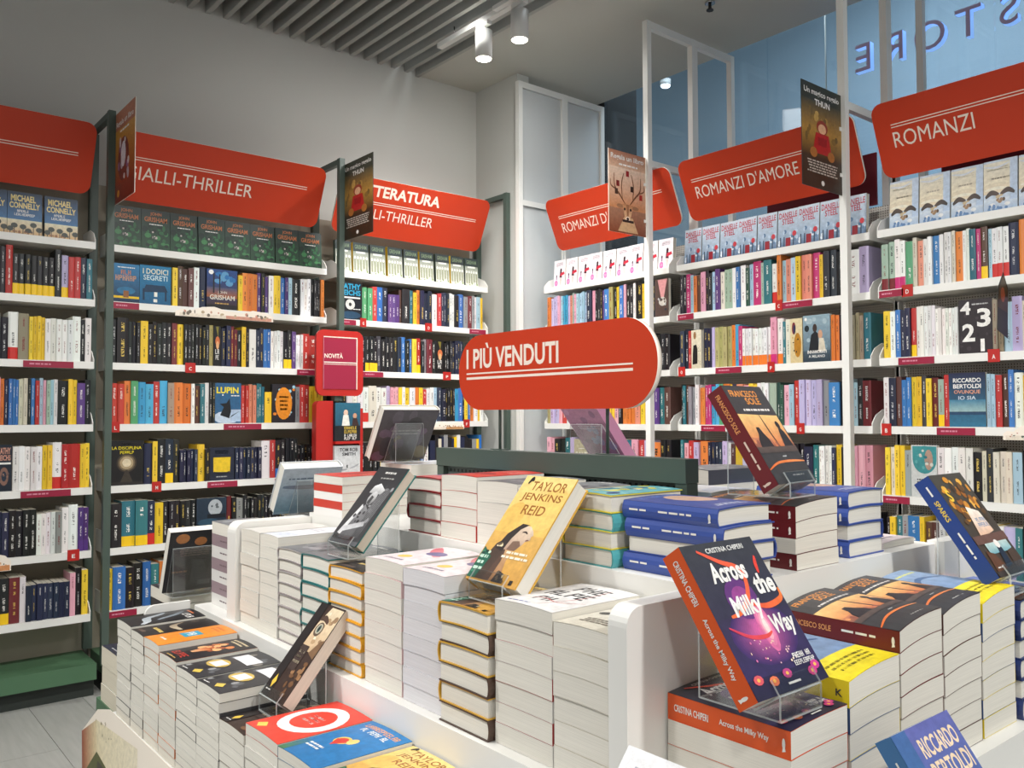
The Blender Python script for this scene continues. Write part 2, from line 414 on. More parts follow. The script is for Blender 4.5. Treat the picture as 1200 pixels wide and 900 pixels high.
def d_bird(p):
    p.bg((190, 206, 222), (196, 206, 220)); p.r(0, .36, 1, .96, (222, 206, 176), (222, 218, 200)); p.lines(.1, .8, .8, .88, 2, (150, 142, 128)); p.lines(.2, .62, .9, .68, 1, (160, 150, 136))
    p.r(0, 0, 1, .26, (150, 176, 206), (206, 216, 226)); p.r(.78, .2, 1, .98, (176, 196, 220), (190, 204, 222))
    p.band([(0.02, .9), (.4, .86), (.76, .92)], .02, (206, 212, 220)); p.band([(.04, .56), (.4, .6), (.76, .54)], .03, (232, 222, 196)); p.band([(.04, .44), (.4, .46), (.78, .42)], .03, (232, 226, 206))
    p.band([(.06, .3), (.24, .38), (.46, .33)], .05, (52, 42, 40), (84, 66, 54)); p.band([(.5, .33), (.72, .4), (.92, .33)], .05, (84, 66, 54), (50, 42, 42)); p.blobs(.4, .18, .62, .36, 9, [(120, 92, 66), (150, 120, 90), (80, 60, 46), (196, 176, 140)], .03, .07); p.blobs(.08, .03, .92, .16, 10, [(110, 150, 196), (226, 228, 228), (90, 126, 170)], .04, .1)
def d_reich(p):
    p.bg((22, 32, 46)); p.t('KATHY', .08, .8, .92, .94, (206, 150, 130), .03); p.t('REICHS', .08, .66, .92, .78, (206, 150, 130), .03); p.r(.06, .58, .94, .62, W_)
    p.e(.5, .32, .3, .2, (130, 96, 84)); p.e(.5, .32, .17, .11, (30, 44, 60)); p.blobs(.2, .16, .8, .48, 8, [(110, 84, 78), (160, 120, 104)], .04, .08)
def d_disc(p):
    p.bg((16, 26, 34), (20, 20, 24)); p.t('KATHY', .06, .8, .94, .95, (40, 160, 200), .03); p.t('REICHS', .06, .64, .94, .78, (40, 160, 200), .03); p.r(.08, .56, .92, .6, W_)
    p.e(.5, .4, .2, .14, (206, 206, 200)); p.e(.5, .4, .06, .05, (40, 40, 40)); p.e(.5, .12, .45, .1, (36, 70, 96)); p.lines(.6, .26, .95, .3, 1, W_)
def d_bluehouse(p):
    p.bg((20, 40, 66), (44, 120, 168)); p.word(.3, .72, .7, .84, (190, 120, 80)); p.word(.1, .56, .9, .7, (200, 150, 110)); p.r(0, .1, 1, .16, (230, 190, 30)); p.e(.5, .3, .35, .1, (40, 110, 150)); p.lines(.15, .88, .85, .93, 1, W_); p.r(.4, .12, .6, .3, (140, 90, 50))
def d_dodici(p):
    p.bg((16, 84, 124), (26, 120, 164)); p.t('I DODICI', .1, .78, .9, .92, (226, 220, 190), .01); p.t('SEGRETI', .12, .62, .88, .75, (200, 220, 220), .01)
    p.g([(.1, .3), (.9, .34), (.8, .5), (.2, .5)], (12, 50, 80)); p.r(.46, .2, .56, .32, (230, 232, 220)); p.r(.44, .06, .56, .14, (226, 228, 220)); p.r(.1, .1, .16, .4, (10, 44, 70)); p.r(.8, .1, .86, .42, (10, 44, 70))
def d_stormy(p):
    p.bg((60, 34, 22), (30, 70, 130)); p.r(0, .3, 1, .55, (160, 90, 40), (70, 80, 110)); p.blobs(.12, .6, .88, .9, 12, [(40, 110, 170), (24, 56, 110), (90, 150, 190)], .06, .14); p.r(0, 0, 1, .12, (26, 24, 26))
    p.t('GRISHAM', .1, .24, .92, .36, (220, 214, 200), .02); p.t('JOHN', .36, .38, .66, .46, (220, 214, 200)); p.e(.14, .92, .08, .06, W_); p.r(.2, .4, .25, .9, (20, 24, 30)); p.r(.4, .4, .44, .88, (20, 24, 30)); p.lines(.2, .12, .8, .18, 1, (200, 160, 80))
def d_moon(p):
    p.bg((20, 19, 20)); p.lines(.3, .9, .7, .94, 1, W_); p.t('LA DISCIPLINA', .06, .8, .94, .87, (230, 210, 30), .01); p.word(.3, .7, .72, .77, (230, 210, 30), .01)
    for k, c in ((.3, (60, 50, 40)), (.25, (110, 94, 70)), (.2, (170, 150, 116)), (.13, (214, 200, 168))): p.e(.5, .5, k, k*.72, c, n=18)
    p.g([(.3, .05), (.7, .05), (.53, .34), (.47, .34)], (60, 52, 44)); p.r(0, .02, 1, .07, (40, 36, 34))
def d_navybox(p):
    p.bg((30, 36, 54)); p.lines(.2, .8, .8, .92, 2, (190, 190, 190)); p.g([(.17, .26), (.83, .24), (.86, .7), (.16, .7)], (226, 190, 40)); p.band([(.2, .26), (.35, .2), (.6, .2), (.82, .26)], .03, (20, 22, 30)); p.lines(.25, .08, .75, .14, 1, (170, 170, 170))
def d_face(p):
    p.bg((20, 36, 54), (34, 50, 66)); p.e(.62, .76, .24, .2, (170, 176, 180), n=16); p.r(.36, .5, .98, .6, (12, 18, 28)); p.blobs(.5, .68, .78, .84, 5, [(60, 66, 74), (90, 96, 100)], .03, .06); p.e(.4, .4, .36, .1, (40, 70, 90))
    p.word(.34, .22, .7, .28, W_); p.word(.2, .13, .86, .19, (200, 70, 80)); p.r(.3, .03, .7, .08, (130, 30, 50))
def d_catboat(p):
    p.bg((44, 92, 132)); p.t('LUPIN', .06, .74, .9, .9, (236, 214, 40), .03); p.lines(.6, .66, .95, .71, 1, W_); p.e(.45, .14, .5, .16, (190, 204, 220)); p.r(.6, .04, 1, .34, (170, 190, 214))
    p.g([(.2, .2), (.55, .12), (.62, .3), (.56, .62), (.44, .5), (.18, .48), (.34, .4)], (20, 24, 30)); p.g([(.55, .12), (.95, .3), (.66, .2)], (24, 28, 34)); p.e(.3, .7, .03, .02, W_)
def d_ornate(p):
    p.bg((36, 34, 40)); p.blobs(.06, .05, .94, .95, 34, [(150, 196, 214), (30, 28, 34), (226, 130, 40), (40, 40, 46)], .04, .09); p.e(.5, .5, .36, .42, (226, 138, 36), n=18); p.lines(.3, .3, .7, .72, 4, (150, 84, 30))
def d_couple(p):
    p.bg((70, 92, 108), (140, 164, 176)); p.blobs(.15, .3, .85, .95, 12, [(120, 146, 160), (160, 180, 188)], .06, .14); p.r(0, 0, 1, .24, (36, 50, 62), (66, 84, 96)); p.e(.14, .72, .09, .07, (24, 40, 46)); p.e(.1, .92, .05, .035, W_)
    p.e(.44, .72, .08, .09, (60, 44, 38)); p.g([(.2, .2), (.58, .2), (.56, .6), (.46, .66), (.3, .58)], (24, 28, 34)); p.e(.64, .58, .08, .1, (196, 150, 120)); p.g([(.56, .22), (.84, .22), (.76, .5), (.6, .5)], (206, 196, 176))
    p.t('INNAMORATI', .16, .18, .86, .25, W_, .02); p.t('A MILANO', .2, .09, .8, .15, W_, .01)
def d_cat(p):
    p.bg((206, 196, 170), (222, 214, 190)); p.g([(.1, .1), (.6, .12), (.62, .5), (.5, .62), (.2, .6), (.14, .4)], (24, 22, 22)); p.e(.35, .86, .14, .1, (150, 110, 70)); p.blobs(.65, .1, .92, .6, 9, [(120, 110, 96), (80, 76, 70)], .02, .05)
def d_goldfig(p):
    p.bg((206, 186, 140), (214, 200, 160)); p.e(.6, .4, .3, .28, (176, 120, 30)); p.e(.3, .78, .16, .14, (120, 40, 50)); p.e(.35, .76, .1, .1, (30, 40, 70)); p.blobs(.2, .1, .85, .6, 9, [(60, 44, 30), (190, 140, 40)], .04, .09)
def d_4321(p):
    p.bg((44, 36, 40)); p.blobs(.05, .05, .95, .95, 20, [(60, 50, 56), (36, 30, 34)], .03, .08)
    p.t('4', .05, .72, .36, .96, W_, .03); p.t('3', .55, .48, .95, .82, W_, .03); p.t('2', .1, .22, .48, .55, W_, .03); p.t('1', .64, .03, .76, .26, W_, .03); p.lines(.36, .88, .92, .93, 1, (180, 180, 180))
def d_seasky(p):
    p.bg((50, 110, 140), (34, 36, 66)); p.r(0, .28, 1, .5, (150, 180, 180), (60, 120, 150)); p.r(0, .22, 1, .28, (40, 70, 100)); p.t('RICCARDO', .12, .82, .88, .9, W_, .02); p.t('BERTOLDI', .12, .71, .88, .79, W_, .02); p.t('OVUNQUE', .14, .6, .86, .68, (214, 150, 120), .02); p.t('IO SIA', .26, .5, .74, .57, (190, 200, 210), .02)
def d_wavewhite(p):
    p.bg((196, 198, 196)); p.e(.52, .72, .46, .27, (60, 136, 140), n=20); p.r(.06, .72, .98, .98, (60, 140, 144)); p.e(.68, .72, .16, .2, (170, 140, 124)); p.blobs(.2, .56, .8, .9, 10, [(90, 160, 160), (200, 200, 190), (40, 110, 120)], .04, .09); p.lines(.16, .26, .9, .36, 2, (60, 60, 64)); p.lines(.36, .2, .68, .24, 1, (40, 40, 44))
def d_save(p):
    p.bg((188, 180, 148)); p.blobs(.08, .05, .92, .95, 16, [(170, 164, 130), (200, 192, 160)], .05, .1); p.t('SAVE', .1, .46, .9, .62, (240, 236, 220), .02); p.lines(.3, .7, .7, .74, 1, W_)
def d_greenfig(p):
    p.bg((50, 140, 100)); p.blobs(.05, .05, .95, .95, 14, [(60, 156, 110), (40, 120, 90)], .04, .1)
    for x in (.32, .6): p.e(x, .62, .07, .06, (240, 226, 206)); p.g([(x-.1, .2), (x+.1, .2), (x+.07, .55), (x-.07, .55)], (236, 232, 226)); p.r(x-.05, .06, x+.05, .2, (220, 190, 170))
    p.e(.62, .44, .08, .08, (226, 160, 70))
def d_pinkfox(p):
    p.bg((84, 66, 60)); p.g([(.2, .98), (.9, .98), (.62, .45), (.46, .45)], (214, 150, 150)); p.e(.55, .4, .28, .12, (206, 200, 190)); p.blobs(.2, .1, .8, .5, 10, [(50, 56, 66), (190, 190, 190), (96, 80, 70)], .05, .1)
def d_taylor(p):
    p.bg((200, 148, 66), (228, 188, 104)); p.r(0, .45, 1, 1, (224, 182, 92), (236, 208, 132)); p.e(.8, .7, .3, .2, (230, 194, 108)); p.e(.2, .6, .2, .14, (222, 180, 92))
    for i, s in enumerate(('TAYLOR', 'JENKINS', 'REID')):
        a, b = ((.22, .9), (.14, .92), (.3, .74))[i]; p.t(s, a, .86-i*.115, b, .95-i*.115, (150, 92, 30), .012)
    p.g([(.02, .02), (.3, .02), (.5, .3), (.36, .42), (.2, .34)], (70, 52, 42)); p.g([(.3, .02), (.64, .02), (.56, .2), (.58, .34), (.4, .36), (.44, .2)], (150, 104, 66), (206, 164, 118)); p.g([(.3, .02), (.44, .02), (.47, .2), (.42, .34), (.38, .2)], (84, 60, 48))
    p.g([(.36, .3), (.6, .3), (.68, .36), (.7, .39), (.78, .41), (.76, .44), (.79, .455), (.75, .49), (.66, .53), (.5, .53), (.38, .46)], (168, 138, 118), (222, 200, 176)); p.g([(.44, .3), (.6, .3), (.66, .35), (.6, .39), (.48, .38)], (120, 92, 76)); p.g([(.22, .3), (.3, .44), (.48, .545), (.62, .54), (.5, .49), (.42, .4), (.38, .28)], (44, 34, 32)); p.band([(.56, .47), (.62, .475), (.67, .46)], .008, (60, 44, 40)); p.band([(.7, .4), (.75, .41)], .006, (110, 60, 50))
    p.blobs(.24, .3, .34, .36, 7, [(230, 214, 176), (180, 160, 120), (90, 76, 60)], .014, .03)
    p.g([(.0, .02), (.16, .02), (.24, .22), (.02, .3)], (22, 92, 72)); p.blobs(.03, .05, .17, .26, 8, [(60, 130, 100), (20, 60, 50), (190, 214, 190)], .014, .035); p.lines(.02, .08, .2, .24, 3, (190, 220, 200)); p.lines(.42, .22, .95, .3, 2, (240, 230, 206)); p.r(.84, .02, .9, .06, (30, 26, 24)); p.g([(.5, .02), (.72, .02), (.66, .1), (.54, .12)], (40, 34, 34)); p.blobs(.5, .03, .7, .12, 6, [(190, 170, 130), (90, 76, 60)], .012, .03); p.band([(.12, .92), (.16, .97), (.2, .95)], .02, (26, 26, 28))
def d_milky(p):
    p.bg((48, 40, 78), (60, 62, 68)); p.r(0, .05, 1, .5, (54, 44, 92), (56, 50, 76))
    for i in range(14):
        q = i/13; k = .47*(1-q)+.05*q; c = tuple(int(u+(v-u)*q) for u, v in zip((66, 46, 100), (214, 100, 160))); p.e(.5-.02*q, .36+.02*q, k*.9, k*(.42+.2*q), c, n=20)
    for k, c in ((.2, (100, 56, 120)), (.12, (150, 70, 140))): p.e(.45, .6, k, k*.7, c, n=16)
    for k, c in ((.13, (216, 110, 160)), (.1, (226, 130, 170)), (.07, (240, 170, 186)), (.04, (250, 214, 210))): p.e(.56, .4, k*.7, k*1.3, c, n=14)
    p.r(0, 0, 1, .12, (38, 36, 62), (42, 38, 70))
    p.band([(.18, .95), (.4, .86), (.62, .78), (.55, .62), (.36, .52), (.2, .5)], .022, (232, 90, 70), (240, 110, 60)); p.band([(.5, .56), (.72, .52), (.95, .55), (.98, .62)], .02, (226, 80, 60), (244, 130, 60)); p.band([(.9, .86), (.86, .8), (.84, .74)], .02, (226, 70, 60)); p.band([(.1, .44), (.3, .36), (.5, .34), (.6, .36)], .014, (200, 60, 90), (230, 80, 70))
    p.t('CRISTINA CHIPERI', .3, .925, .82, .96, (226, 226, 222), .02)
    p.t('Across', .2, .72, .68, .86, W_, .035, .02); p.t('the', .68, .6, .96, .74, W_, .035, .02); p.t('Milky', .26, .45, .64, .62, W_, .035, .02); p.t('Way', .62, .3, .94, .46, W_, .035, .02)
    p.blobs(.2, .16, .8, .34, 26, [(240, 200, 200), (220, 120, 170), (250, 220, 190)], .005, .012); p.word(.68, .165, .93, .2, W_); p.word(.66, .125, .95, .155, W_)
    for x, y, c in ((.12, .11, (220, 90, 100)), (.3, .08, (230, 120, 80)), (.5, .1, (190, 70, 130)), (.83, .07, (206, 60, 130)), (.9, .1, (200, 60, 140))): p.e(x, y, .06, .03, c, n=9); p.e(x, y, .02, .012, (250, 190, 90), n=7)
    p.r(.45, .035, .62, .048, W_)
def d_sunset(p):
    p.bg((62, 60, 62), (70, 68, 70)); p.t('FRANCESCO', .1, .88, .78, .95, (232, 150, 70), .02); p.t('SOLE', .4, .8, .76, .87, (232, 150, 70), .02); p.lines(.16, .72, .94, .765, 1, (226, 220, 214))
    p.g([(.0, .34), (.98, .34), (.98, .68), (.0, .7)], (206, 110, 70), (246, 200, 130)); p.g([(.0, .34), (.5, .34), (.48, .44), (.0, .46)], (120, 76, 70), (206, 130, 96)); p.band([(.52, .69), (.55, .5), (.6, .34)], .016, (70, 56, 54)); p.g([(.12, .34), (.46, .34), (.42, .44), (.36, .5), (.33, .56), (.26, .56), (.23, .49), (.16, .43)], (56, 50, 52)); p.blobs(.02, .36, .6, .42, 8, [(206, 120, 84), (150, 90, 76), (226, 150, 100)], .02, .05); p.g([(.14, .33), (.46, .33), (.42, .43), (.36, .5), (.33, .56), (.26, .56), (.23, .49), (.17, .42)], (52, 47, 50)); p.g([(.7, .32), (.98, .3), (.92, .5), (.84, .58), (.78, .5)], (50, 46, 50)); p.e(.85, .58, .05, .04, (50, 46, 50)); p.r(0, .3, 1, .36, (84, 74, 72), (96, 80, 74))
    p.band([(.0, .14), (.3, .2), (.7, .21), (1.0, .2)], .012, (226, 110, 50), (240, 150, 90)); p.r(0, 0, 1, .1, (62, 62, 64)); p.lines(.45, .06, .8, .085, 1, W_); p.lines(.5, .25, .62, .27, 1, (190, 190, 190))
def d_autumn(p):
    p.bg((70, 56, 46), (70, 66, 58)); p.blobs(.1, .52, .9, .94, 46, [(206, 140, 50), (150, 92, 36), (100, 70, 40), (226, 170, 70), (70, 56, 44)], .03, .08); p.g([(.25, .35), (.75, .4), (.7, .6), (.4, .66)], (214, 170, 140), (236, 228, 216)); p.word(.44, .5, .72, .54, (90, 130, 170)); p.word(.42, .45, .74, .49, (90, 130, 170))
    p.r(0, .3, 1, .38, (104, 74, 64)); p.r(.2, .2, .9, .3, (110, 160, 170), (190, 210, 206)); p.g([(.4, .06), (.6, .08), (.62, .24), (.5, .28)], (36, 44, 60)); p.g([(.05, .04), (.4, .06), (.3, .2), (.1, .24)], (96, 60, 40)); p.g([(.66, .05), (.95, .04), (.92, .22), (.7, .2)], (74, 56, 44)); p.e(.55, .28, .07, .04, (236, 226, 220)); p.t('S', .12, .72, .24, .84, (236, 196, 60), .03); p.r(0, 0, 1, .05, (60, 52, 48)); p.lines(.1, .07, .3, .09, 1, W_)
def d_blueword(p):
    p.bg((58, 108, 160), (100, 104, 170)); p.r(0, 0, .22, 1, (60, 110, 150), (70, 104, 160)); p.t('RICCARDO', .3, .8, .93, .92, (240, 214, 180), .025); p.t('BERTOLDI', .3, .64, .95, .77, (240, 214, 180), .025); p.t('SE MI AMASSI', .34, .54, .95, .61, W_, .015); p.word(.4, .44, .9, .51, W_, .015); p.blobs(.3, .06, .9, .4, 8, [(80, 140, 180), (44, 84, 140)], .06, .14)
def d_bwman(p):
    p.bg((60, 60, 62), (46, 47, 50)); p.lines(.3, .9, .75, .95, 1, W_); p.lines(.25, .83, .8, .87, 1, W_); p.blobs(.5, .1, .95, .75, 20, [(110, 110, 112), (150, 150, 152), (70, 70, 72)], .02, .06)
    for i in range(7): p.band([(.55+.05*i, .1), (.6+.045*i, .4), (.66+.04*i, .72)], .008, (120, 120, 122), (170, 170, 172))
    p.g([(.3, .74), (.46, .78), (.72, .7), (.66, .64), (.26, .65)], (160, 160, 160), (226, 226, 226)); p.e(.48, .585, .13, .09, (120, 120, 120), (196, 196, 196)); p.g([(.4, .52), (.5, .5), (.52, .6), (.42, .62)], (70, 70, 72)); p.g([(.22, .06), (.66, .06), (.62, .42), (.42, .5), (.26, .4)], (84, 84, 86), (130, 130, 132)); p.g([(.12, .12), (.24, .1), (.4, .46), (.32, .5)], (210, 210, 210)); p.g([(.12, .12), (.8, .24), (.76, .3), (.16, .2)], (206, 206, 208), (170, 170, 172)); p.blobs(.3, .24, .56, .44, 10, [(60, 60, 62), (150, 150, 152), (40, 40, 42)], .02, .05); p.r(0, 0, 1, .05, (90, 92, 96))
def d_owl(p):
    p.bg((56, 40, 34), (60, 44, 38)); p.g([(.3, .52), (.98, .5), (.98, .98), (.5, .98), (.34, .8)], (196, 166, 130), (226, 208, 176)); p.blobs(.42, .56, .92, .94, 14, [(206, 178, 144), (176, 146, 110), (236, 222, 196), (150, 120, 90)], .03, .08); p.e(.52, .74, .15, .075, (96, 80, 66)); p.e(.52, .745, .11, .055, (176, 170, 150)); p.e(.52, .745, .055, .04, (64, 84, 80)); p.e(.52, .745, .026, .02, (14, 14, 16)); p.band([(.36, .84), (.5, .86), (.7, .82)], .03, (80, 60, 50)); p.g([(.7, .5), (.98, .46), (.98, .66), (.86, .64)], (120, 90, 64)); p.blobs(.55, .06, .95, .4, 14, [(110, 76, 50), (70, 48, 36), (150, 110, 76)], .04, .09)
    p.r(0, 0, .3, 1, (34, 28, 28)); p.r(.32, .3, .62, .56, (64, 50, 46)); p.lines(.34, .36, .6, .52, 3, (214, 200, 170)); p.g([(.12, .14), (.2, .08), (.27, .15), (.18, .22)], (226, 190, 70)); p.lines(.05, .05, .28, .07, 1, W_)
def d_wolf(p):
    p.bg((34, 33, 36)); p.band([(.1, .6), (.3, .5), (.5, .3), (.8, .25), (.95, .15)], .06, (120, 130, 140), (190, 196, 200)); p.band([(.2, .85), (.5, .7), (.75, .4)], .05, (60, 64, 70), (140, 150, 160)); p.lines(.2, .88, .7, .94, 1, (220, 120, 70)); p.word(.55, .76, .95, .86, W_, .02)
def d_shady(p):
    p.bg((42, 38, 38)); p.band([(.12, .66), (.35, .5), (.6, .46), (.9, .5)], .05, (150, 130, 110), (190, 176, 150)); p.lines(.3, .2, .9, .3, 1, (226, 196, 110)); p.e(.25, .8, .12, .06, (90, 80, 74)); p.r(.2, .05, .6, .1, (96, 80, 72))
def d_orange(p):
    p.bg((236, 142, 46)); p.r(.3, .38, .72, .62, (60, 160, 190)); p.word(.36, .44, .66, .56, W_, .02); p.lines(.2, .78, .8, .92, 2, (206, 110, 40)); p.lines(.3, .12, .7, .18, 1, W_)
def d_fox(p):
    p.bg((36, 34, 38)); p.blobs(.26, .46, .72, .72, 16, [(220, 130, 70), (190, 96, 50), (236, 176, 120), (150, 76, 44)], .06, .12); p.g([(.34, .5), (.64, .5), (.56, .28), (.44, .28)], (226, 170, 124), (200, 110, 60)); p.lines(.15, .82, .85, .94, 2, (214, 196, 160)); p.word(.2, .1, .8, .2, (206, 70, 60), .02); p.lines(.2, .02, .8, .06, 1, (200, 160, 90))
def d_label(p):
    p.bg((50, 50, 54)); p.blobs(.08, .1, .92, .9, 22, [(90, 92, 96), (40, 40, 44), (120, 116, 110), (150, 150, 152)], .05, .12); p.r(.2, .62, .86, .82, (232, 232, 236)); p.e(.4, .4, .3, .13, (206, 176, 90)); p.r(.24, .32, .6, .48, (230, 230, 232)); p.g([(.5, .1), (.62, .04), (.74, .1), (.62, .17)], (226, 196, 90)); p.lines(.1, .03, .4, .06, 1, W_)
def d_ring(p):
    p.bg((222, 66, 50)); p.e(.52, .54, .44, .36, (238, 234, 230), n=26); p.e(.52, .54, .3, .24, (222, 66, 50), n=24); p.lines(.36, .44, .68, .64, 3, (240, 226, 220)); p.g([(.1, .1), (.24, .04), (.34, .11), (.2, .17)], (236, 200, 90))
def d_heart(p):
    p.bg((30, 112, 170), (34, 120, 180)); p.word(.12, .86, .9, .93, (236, 160, 90), .02); p.word(.2, .77, .82, .84, W_, .02); p.e(.42, .5, .13, .09, (226, 190, 90)); p.e(.42, .5, .09, .06, (206, 60, 50)); p.e(.56, .55, .07, .07, (236, 200, 120)); p.g([(.3, .5), (.54, .5), (.42, .36)], (206, 60, 50)); p.lines(.15, .2, .5, .3, 2, W_); p.r(0, 0, .16, .3, (70, 120, 70), (40, 110, 150))
def d_script(p):
    p.bg((232, 230, 228)); p.word(.3, .68, .8, .86, (50, 50, 56), 0, .06); p.word(.16, .44, .84, .62, (60, 60, 66), 0, .06); p.word(.3, .22, .6, .36, (50, 50, 56), 0, .06); p.band([(.1, .2), (.4, .3), (.7, .25), (.95, .4)], .008, (200, 120, 120)); p.band([(.6, .1), (.75, .5), (.7, .9)], .006, (200, 110, 110)); p.lines(.1, .06, .5, .1, 1, (60, 90, 160))
def d_sketch(p):
    p.bg((212, 206, 190), (222, 218, 206)); p.blobs(.16, .4, .84, .86, 24, [(70, 70, 70), (110, 108, 104), (40, 40, 42), (150, 148, 142)], .05, .13); p.lines(.15, .14, .85, .28, 3, (120, 110, 100))
def d_curl(p):
    p.bg((232, 233, 236)); p.g([(.05, .05), (.95, .05), (.9, .3), (.2, .24)], (214, 220, 232)); p.lines(.2, .6, .8, .75, 2, (190, 196, 206))
def d_flower(p):
    p.bg((228, 214, 216)); p.band([(.05, .9), (.4, .7), (.8, .5)], .08, (196, 70, 90), (226, 150, 160)); p.e(.6, .6, .2, .1, (120, 110, 150)); p.e(.4, .3, .14, .07, (236, 196, 90)); p.lines(.2, .1, .7, .18, 1, (120, 110, 130))
def d_pier(p):
    p.bg((66, 84, 150)); p.e(.62, .62, .3, .25, (206, 170, 150)); p.word(.12, .84, .88, .94, (90, 120, 190), .02); p.lines(.2, .1, .8, .2, 2, (200, 204, 220))
def d_redtop(p):
    p.bg((206, 66, 54)); p.lines(.2, .6, .8, .8, 3, (240, 200, 180)); p.e(.5, .35, .3, .12, (160, 40, 44))
def d_bluered(p):
    p.bg((70, 90, 150), (90, 110, 170)); p.r(0, 0, 1, .3, (190, 90, 90)); p.lines(.15, .7, .85, .86, 2, W_); p.e(.5, .45, .3, .12, (60, 70, 110))
def d_greytop(p):
    p.bg((110, 112, 116), (130, 132, 136)); p.blobs(.1, .2, .9, .8, 10, [(80, 82, 88), (150, 150, 154)], .06, .13); p.lines(.2, .84, .8, .92, 1, W_)
def d_tropic(p):
    p.bg((120, 186, 190), (100, 170, 180)); p.blobs(.08, .08, .92, .92, 22, [(214, 206, 70), (60, 130, 150), (160, 210, 206), (64, 76, 130), (226, 220, 120)], .05, .13); p.lines(.2, .5, .8, .6, 1, W_)
def d_yellowsky(p):
    p.bg((110, 140, 180), (150, 174, 204)); p.r(0, 0, 1, .34, (236, 214, 40), (244, 226, 60)); p.lines(.12, .1, .88, .26, 3, (120, 110, 50)); p.band([(.1, .5), (.5, .7), (.9, .62)], .03, (80, 110, 150)); p.lines(.4, .84, .9, .9, 1, (230, 226, 100))
def d_blush(p):
    p.bg((234, 234, 236)); p.lines(.16, .86, .86, .9, 1, (150, 160, 180)); p.e(.55, .5, .44, .3, (196, 160, 206)); p.e(.57, .5, .36, .24, (236, 200, 196)); p.word(.34, .66, .8, .78, K_, .0, .04); p.e(.55, .4, .2, .15, (220, 170, 150))
def d_duo(p):
    p.bg((30, 70, 90), (40, 100, 124)); p.e(.42, .74, .09, .08, (220, 190, 166)); p.g([(.26, .4), (.58, .4), (.52, .68), (.32, .68)], (226, 224, 214)); p.e(.78, .66, .08, .07, (200, 150, 120)); p.g([(.66, .4), (.94, .4), (.86, .6), (.7, .6)], (60, 40, 40)); p.r(0, 0, 1, .4, (26, 30, 34)); p.word(.36, .3, .86, .38, (210, 180, 70), .02); p.word(.36, .2, .86, .28, (210, 180, 70), .02); p.word(.36, .11, .86, .18, W_, .02); p.word(.36, .03, .86, .1, W_, .02)
def d_snowfield(p):
    p.bg((206, 208, 208), (196, 198, 200)); p.t('TOM ROB', .2, .8, .9, .92, (60, 62, 66), .03); p.t('SMITH', .3, .66, .82, .77, (60, 62, 66), .03); p.band([(.05, .3), (.3, .2), (.5, .22)], .03, (150, 156, 160)); p.band([(.6, .24), (.8, .3), (.96, .38)], .03, (160, 164, 168)); p.r(.47, .26, .52, .36, (40, 44, 48))
def d_darkback(p):
    p.bg((40, 40, 46), (34, 34, 38)); p.e(.25, .88, .13, .08, (180, 120, 70)); p.e(.6, .82, .12, .07, (170, 110, 60)); p.lines(.2, .58, .85, .72, 4, (130, 110, 100)); p.g([(.5, .1), (.9, .12), (.7, .5), (.5, .52)], (70, 70, 78)); p.r(.66, .08, .9, .16, (110, 110, 116)); p.lines(.1, .3, .45, .36, 1, (140, 100, 70))
def d_seaback(p):
    p.bg((120, 150, 170), (170, 180, 190)); p.band([(.05, .6), (.5, .58), (.95, .64)], .05, (90, 110, 130), (150, 130, 130)); p.r(0, .05, 1, .4, (100, 136, 156), (140, 164, 180)); p.lines(.1, .74, .7, .8, 1, (90, 104, 120))
def d_nightback(p):
    p.bg((60, 54, 44), (70, 66, 74)); p.blobs(.1, .1, .9, .9, 16, [(84, 78, 88), (54, 50, 54), (110, 100, 70), (96, 80, 96)], .06, .14); p.lines(.2, .5, .8, .62, 2, (130, 126, 126))
def d_lilacback(p):
    p.bg((150, 110, 140), (176, 120, 150)); p.blobs(.1, .1, .9, .9, 14, [(120, 110, 150), (186, 140, 170), (140, 96, 130), (150, 150, 190)], .06, .14); p.lines(.15, .6, .85, .72, 3, (210, 180, 200))
def d_fig(p):
    p.bg((20, 20, 22)); p.g([(.3, .98), (.7, .98), (.6, .72)], (120, 110, 40)); p.e(.55, .62, .3, .12, (206, 110, 60)); p.e(.55, .52, .2, .1, (226, 170, 120)); p.word(.25, .3, .8, .42, W_, .03); p.word(.3, .16, .75, .27, W_, .03)
def d_redmix(p):
    p.bg((120, 60, 70), (110, 140, 160)); p.blobs(.1, .1, .9, .9, 14, [(150, 60, 60), (90, 130, 160), (200, 190, 190), (60, 50, 60)], .06, .14); p.lines(.2, .8, .8, .9, 2, W_)

_pm = {}
def print_mesh(design, w, h):
    k = (design, round(w, 3), round(h, 3))
    if k not in _pm:
        p = Print(w, h, seed=sum(map(ord, design))); globals()['d_'+design](p); _pm[k] = p.mesh('cover_print_'+design)
    return _pm[k]

# ------------------------------------------------------------------ the room
CEIL = 3.56
WALL_Y = 4.72
def structure(name, mb, m, **k):
    return tag(mb.obj(name, m, **k), kind='structure')

